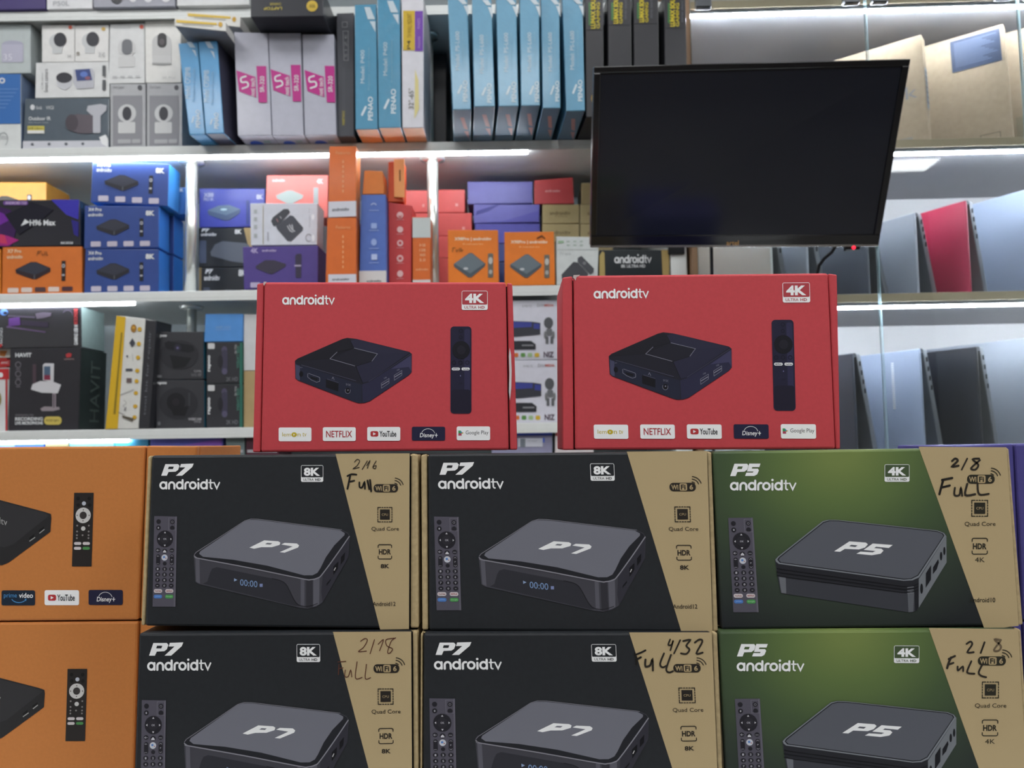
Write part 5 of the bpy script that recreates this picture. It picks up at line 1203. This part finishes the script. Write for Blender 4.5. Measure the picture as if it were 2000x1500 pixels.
# ---- fourth shelf
Y4 = 1.715
def d(a):
    a.text('HAVIT', 118, 508, 242, 540, PALE, bold=.03); a.poly([(505, 520), (530, 508), (552, 515), (545, 540), (512, 545)], 'A8383C'); a.text('GAMENOTE', 492, 552, 570, 562, 'B09090')
    for y in (600, 670, 735): a.stroke(arc(140, y, 20, 22, 0, 340, 14), 5, '77727A')
    for y in (632, 702, 766): a.rect(124, y, 156, y+5, '77727A')
    a.l = 1; a.poly([(330, 600), (345, 588), (415, 590), (412, 740), (330, 720)], 'C2C2C6'); a.poly([(238, 790), (250, 750), (310, 725), (420, 735), (470, 755), (460, 780), (445, 820), (320, 815)], 'C4C4C8'); a.rect(250, 595, 278, 760, '4A3C44'); a.rect(402, 815, 430, 940, '8A8088'); a.poly([(310, 935), (340, 920), (455, 925), (460, 942), (410, 955), (320, 955)], '8E868C')
    a.l = 2; a.rect(338, 612, 388, 680, '4A5E74'); a.rect(338, 680, 388, 718, '7A2E44'); a.rect(412, 830, 418, 930, '3A343A'); a.text('PROFESSIONAL RGB', 120, 978, 258, 990, '8A868C'); a.text('RECORDING', 118, 1000, 330, 1026, PALE, bold=.03); a.text('LIVE MICROPHONE', 118, 1032, 330, 1056, PALE, bold=.03); a.rect(340, 996, 475, 1058, 'C0AE5A', 28); a.l = 3; a.text('RGB light', 358, 1016, 455, 1038, '6A5E30')
hv = B('microphone_box', 'black box with a pictured white studio microphone on the lower shelf', 'box', [(75, 475), (622, 465), (602, 1098), (62, 1102)], Z4, .11, '2B2A2F', d, ZI, Y=Y4, side='26302F', rough=.35)
F, K_ = o_F[hv.name]
a = Art([(0, 0), (100, 0), (100, 100), (0, 100)]); a.text('HAVIT', 38, 14, 74, 90, '55605E', rot=90); put_art(a, [F[1], K_[1], K_[2], F[2]], hv, 'side_lettering', base=.0006, step=.0004)
def d(a):
    a.ell(30, 195, 30, 24, '4A6AA0'); a.ell(40, 200, 16, 12, '24252E'); a.poly([(65, 240), (150, 230), (155, 290), (65, 300)], '5A3A78'); a.poly([(270, 205), (330, 195), (395, 200), (390, 225), (330, 240), (280, 245)], '58505E'); a.poly([(60, 215), (270, 225), (270, 240), (60, 228)], '4A4452'); a.poly([(50, 295), (350, 340), (350, 350), (50, 308)], '5A4A68'); a.poly([(160, 255), (370, 270), (370, 310), (160, 290)], '342E3C'); a.stroke(arc(520, 220, 40, 40, 0, 150), 8, '4A4452'); a.text('GAMING USB MICROPHONE', 570, 165, 600, 445, PALE, rot=90, bold=.03); a.l = 2; a.rect(566, 165, 602, 290, '2A2426'); a.l = 3; a.text('MICROPHONE', 570, 170, 600, 288, 'B04448', rot=90, bold=.03); a.text('MAONO', 2, 310, 22, 440, PALE, rot=90)
    a.poly([(0, 430), (20, 430), (10, 455), (0, 452)], 'B03034')
B('microphone_box', 'glossy black box with a pictured gaming microphone on top of the taller black box', 'box', [(-120, 148), (622, 145), (625, 462), (-120, 460)], hv, .10, '26252B', d, ZI, side='7A8C8C', coat=.8, rough=.25)
def d(a): a.rect(-100, 480, 88, 545, 'D4CFC8'); a.poly([(0, 490), (60, 490), (40, 540), (0, 530)], 'C87A3A'); a.rect(-100, 560, 80, 612, 'B83034'); a.text('ANC', 10, 575, 70, 595, PALE)
rwl = B('headset_box', 'red and white box at the left edge, lower of two on the lower shelf', 'box', [(-220, 628), (76, 620), (58, 1108), (-220, 1112)], Z4, .1, 'CFCFD0', lambda a: (a.rect(-220, 628, 72, 715, 'B83034'), a.rect(45, 715, 60, 1105, 'B83034'), a.ell(8, 680, 18, 20, PALE), a.ell(-5, 870, 18, 50, '8A8048')), ZI, Y=1.738)
B('headset_box', 'red and white box at the left edge, upper of two on the lower shelf', 'box', (-220, 478, 54, 622), rwl, .1, 'C8403A', d, ZI)
# yellow and white leaning box
yq = [(893, 222), (1115, 245), (1060, 1082), (808, 1084)]
def d(a):
    a.l = 1; a.poly([(893, 222), (965, 232), (905, 1080), (808, 1084)], 'CFA92A'); a.l = 2; a.poly([(930, 340), (942, 340), (890, 960), (872, 960)], '8A7424')
    for i, (x, y, k) in enumerate(((1030, 312, 'e'), (1020, 415, 'd'), (1000, 515, 's'), (993, 612, 'b'), (993, 692, 'q'), (985, 785, 'l'), (970, 890, 'c'), (980, 980, 'k'))):
        yx = 1072-5.5*i
        a.ell(yx+2, y+6, 16, 16, 'C8A030')
        if k == 'e': a.ell(x-2, y, 22, 28, '9A7030'); a.ell(x-2, y-6, 12, 9, 'C8963A')
        elif k == 'd': a.poly([(x-25, y), (x, y-35), (x+22, y), (x, y+32)], '44464E')
        elif k == 's': a.ell(x-20, y-5, 7, 8, '55565C'); a.stroke([(x+20, y-20), (x+25, y+30)], 3, '9A9A9C')
        elif k == 'b': a.rect(x-25, y-10, x+28, y+8, '3E4048', 5)
        elif k == 'q': a.rect(x-18, y-18, x+22, y+18, '6A5A58')
        elif k == 'l': a.stroke([(x-55, y+18), (x+45, y-22)], 6, '9A9A9C')
        elif k == 'c': a.stroke(smooth([(x-15, y-45), (x+5, y-20), (x-20, y), (x, y+30)]), 3, '8A8A8C'); a.stroke([(x-10, y+40), (x, y+15)], 8, '6A6A70')
        else: a.stroke([(x-68, y-35), (x-20, y-15)], 4, '55504A'); a.poly([(x-40, y-12), (x+50, y+15), (x+40, y+42), (x-35, y+10)], '5A5448')
yb_ = B('tool_kit_box', 'leaning white and yellow box with a column of small pictured items', 'box', yq, Z4, .075, 'CFD0CC', d, ZI, Y=1.70, side='2A2B30', dx=.012)
F, K_ = o_F[yb_.name]
bm = bmesh.new(); q4 = [F[1]+Vector((.0006, .0015, -.003)), F[1]+Vector((.023, .002, -.004)), F[2]+Vector((.023, .002, .0005)), F[2]+Vector((.0006, .0015, .0005))]
add_hexa(bm, q4, [p+Vector((.008, .06, 0)) for p in q4], yb_.location, .001)
sl = from_bm('black_side_sleeve', bm, M('2E2F34', .35, .4, coat=.4), yb_)
a = Art([(0, 0), (10, 0), (10, 100), (0, 100)]); a.text('tool kit for repair', 3.5, 10, 6.5, 88, '6A6C72', rot=90); put_art(a, q4, sl, 'sleeve_lettering', base=.0006, step=.0003)
# webcams
GWc = 'black webcam boxes beside the leaning box'
def wcam(v):
    def d(a):
        y = 350 if v else 712
        a.text('rapoo', 1198, y+18, 1278, y+40, PALE, bold=.04)
        a.l = 1
        if v: a.ell(1375, 520, 150, 110, '2D2E33'); a.l = 2; a.poly([(1260, 430), (1290, 415), (1480, 450), (1495, 490), (1450, 505), (1275, 475)], '1D1E23'); a.poly([(1300, 520), (1470, 545), (1420, 610), (1330, 625)], '1B1C20'); a.l = 3; a.ell(1363, 468, 28, 28, '2C2B38'); a.ell(1363, 468, 9, 9, '5E5A80'); a.text('C270L', 1490, 638, 1548, 652, 'A9A9AE'); a.text('Full HD 1080P', 1470, 660, 1548, 685, '77787C'); a.rect(1200, 672, 1240, 690, '66686C')
        else: a.ell(1370, 890, 150, 120, '2D2E33'); a.l = 2; a.ell(1350, 880, 72, 70, '1C1C21'); a.poly([(1310, 930), (1450, 910), (1420, 985), (1330, 980)], '1B1B1F'); a.l = 3; a.ell(1350, 880, 28, 28, '26242A'); a.rect(1445, 810, 1460, 910, '3C3D42'); a.text('XW2K', 1490, 1022, 1545, 1036, 'A9A9AE'); a.text('WEBCAM', 1445, 1000, 1545, 1018, 'A9A9AE', bold=.02); a.ell(1220, 1038, 12, 14, '66686C')
    return d
k1 = B('webcam_box', 'black webcam box, lower left of the four beside the leaning box', 'box', (1193, 715, 1565, 1076), Z4, .058, '35363B', wcam(0), ZI, Y=1.72, group=GWc, side='2E6C86', top='2E6C86', rough=.5)
B('webcam_box', 'black webcam box, upper left of the four beside the leaning box', 'box', (1196, 345, 1560, 705), k1, .058, '35363B', wcam(1), ZI, group=GWc, side='2E6C86', top='2E6C86', rough=.5)
def wn(y):
    def d(a):
        a.l = 1; a.poly([(1840, y), (1858, y), (1858, y+325), (1838, y+325)], '2E6A5C'); a.rect(1592, y+8, 1645, y+52, 'C4C6C8', 8); a.text('rapoo', 1592, y+100, 1618, y+225, PALE, rot=90, bold=.04); a.text('FULL HD', 1800, y+20, 1815, y+90, 'B4B6B8', rot=-90); a.text('WEB CAMERA', 1815, y+30, 1835, y+200, '4E8A7A', rot=-90)
        a.ell(1720, y+60, 22, 28, '4E4A60'); a.rect(1700, y+60, 1745, y+230, '3E3C4E', 18); a.ell(1722, y+225, 22, 24, '55526A'); a.l = 2; a.ell(1690, y+150, 20, 50, '26262C'); a.text('2K HD', 1735, y+270, 1825, y+300, '77797E')
    return d
m1 = B('webcam_box', 'black webcam box with green edge, lower right of the four', 'box', (1580, 745, 1860, 1070), Z4, .09, '2F3035', wn(745), ZI, Y=1.72, group=GWc, side='2E6A5C', top='2E6A5C', rough=.5)
m2 = B('webcam_box', 'black webcam box with green edge, upper right under the light blue box', 'box', (1580, 425, 1858, 742), m1, .09, '2F3035', wn(425), ZI, group=GWc, side='2E6A5C', rough=.5)
B('webcam_box', 'plain light blue box on top of the right webcam boxes', 'box', [(1572, 208), (1862, 208), (1858, 418), (1562, 412)], m2, .09, '4F8ACC', lambda a: (a.text('web cam', 1650, 295, 1765, 312, '8AAAD0'), a.rect(1650, 322, 1765, 326, '7FA4D4')), ZI, rough=.45)
kk = B('adapter_box', 'brown kraft box half hidden behind the left red box', 'box', (1864, 645, 2060, 1064), Z4, .09, 'A8926A', None, ZI, Y=1.725, rough=.7)
B('adapter_box', 'white box on the brown kraft one, half hidden behind the left red box', 'box', (1864, 210, 2060, 640), kk, .09, 'C6C8CA', None, ZI)
# receiver boxes between the red boxes
def nz(y, dx):
    def d(a):
        P_ = lambda *p: [(x+dx, yy+y) for x, yy in p]
        a.l = 1; a.text('DVB-T2', 135+dx, y+38, 215+dx, y+55, '77787E'); a.text('DiVi', 262+dx, y+28, 325+dx, y+52, '77787E'); a.text('MEDIA', 325+dx, y+30, 405+dx, y+50, 'B8584A', bold=.03); a.poly(P_((-60, 170), (220, 180), (290, 190), (290, 290), (140, 305), (-60, 320)), '3A3C44'); a.l = 2; a.poly(P_((-60, 175), (215, 185), (215, 225), (-60, 240)), '3E4690'); a.poly(P_((232, 195), (285, 198), (285, 245), (232, 240)), '3E4690'); a.l = 1; a.poly(P_((-60, 345), (210, 345), (250, 375), (248, 420), (-60, 422)), '2E3036'); a.l = 2; a.rect(130+dx, y+378, 230+dx, y+390, '85878C')
        for i, c in enumerate(('C8703A', '5A8A4A', '9AB88A', 'C8A83A')): a.rect(60+dx+60*i, y+450, 100+dx+60*i, y+485, c, 10)
        a.text('NIZ', 318+dx, y+440, 405+dx, y+488, '4E3E4E', bold=.03)
        a.l = 1; a.ell(360+dx, y+190, 40, 48, '55575C'); a.rect(340+dx, y+240, 392+dx, y+300, '6A6C70', 14); a.ell(332+dx, y+295, 12, 35, '77797C'); a.ell(402+dx, y+295, 12, 35, '77797C'); a.rect(335+dx, y+305, 360+dx, y+372, '5E6064', 10); a.rect(376+dx, y+305, 402+dx, y+372, '5E6064', 10)
    return d
GN = 'white receiver boxes between the red boxes'
n1 = B('receiver_box', 'white receiver box seen between the two red boxes, lower of two', 'box', [(-180, 638), (450, 632), (462, 1140), (-180, 1150)], Z4, .10, 'CDCEDA', nz(635, 8), ZJ, Y=1.712, group=GN)
B('receiver_box', 'white receiver box seen between the two red boxes, upper of two', 'box', [(-180, 122), (436, 118), (448, 626), (-180, 634)], n1, .10, 'CDCEDA', nz(120, 0), ZJ, group=GN)
B('receiver_box', 'grey white box behind the receiver boxes beside the right red box', 'box', (380, 200, 468, 1130), Z4, .08, 'A9A9B0', None, ZJ, Y=1.84)

# ---- lowest visible shelf: only the tops show
GL = 'boxes on the lowest visible shelf'
for nm, lb, x0, x1, y0, c, tp in (('blue', 'bright blue box at the left edge above the orange front box', -60, 29, 862, '4A62C8', None), ('navy', 'dark blue box, second on the lowest shelf above the orange box', 30, 86, 860, '23408E', None), ('olive', 'olive brown box between blue ones above the orange box', 88, 134, 861, '5E5E46', None), ('teal', 'steel blue box lit by the light strip on the lowest shelf', 136, 222, 860, '4A86A8', None), ('cyan', 'cyan blue box under the end of the light strip', 224, 290, 858, '2A7A9C', None), ('vio', 'violet and white box above the flap of the orange box', 293, 436, 853, '5656A8', 1), ('gry', 'grey green box beside the left red box on the lowest shelf', 441, 478, 852, '6E7E80', None), ('mar', 'dark maroon box touching the left red box on the lowest shelf', 480, 545, 852, '4E2A38', None)):
    def d(a, x0=x0, x1=x1, y0=y0, tp=tp):
        if tp: a.rect(x0+2, y0+20, x1-2, y0+60, 'B9B8D8'); a.poly([(x0+60, y0+20), (x1-2, y0+4), (x1-2, y0+20)], '7A50A8')
        else: a.rect(x0+3, y0+30, x1-3, y0+36, 'A9A9B0')
    B('product_box', lb, 'box', (x0, y0, x1, 1140), Z5, .10, c, d, Y=1.715, group=GL, coat=.3)
def d(a): a.rect(1010, 843, 1079, 851, '3A52C0'); a.rect(1012, 857, 1060, 875, 'C9CCD8'); a.rect(1060, 856, 1064, 866, '4A66C8'); a.l = 2; a.rect(1016, 858, 1026, 876, '77808A'); a.text('wifi adapter', 1030, 861, 1050, 864, '8A90A0')
B('product_box', 'blue and white box low between the two red boxes', 'box', (960, 843, 1079, 1120), Z5, .10, '8C8CA8', d, Y=1.715, group=GL)
def d(a): a.rect(1085, 844, 1160, 852, 'B8504E'); a.l = 2; a.text('BEST', 1089, 845, 1104, 850, PALE, bold=.02); a.text('S', 1092, 858, 1099, 870, 'B04A4A', bold=.04)
B('product_box', 'red and white box peeking beside the right red box on the lowest shelf', 'box', (1084, 843, 1160, 1120), Z5, .10, 'CFC8CA', d, Y=1.71, group=GL)
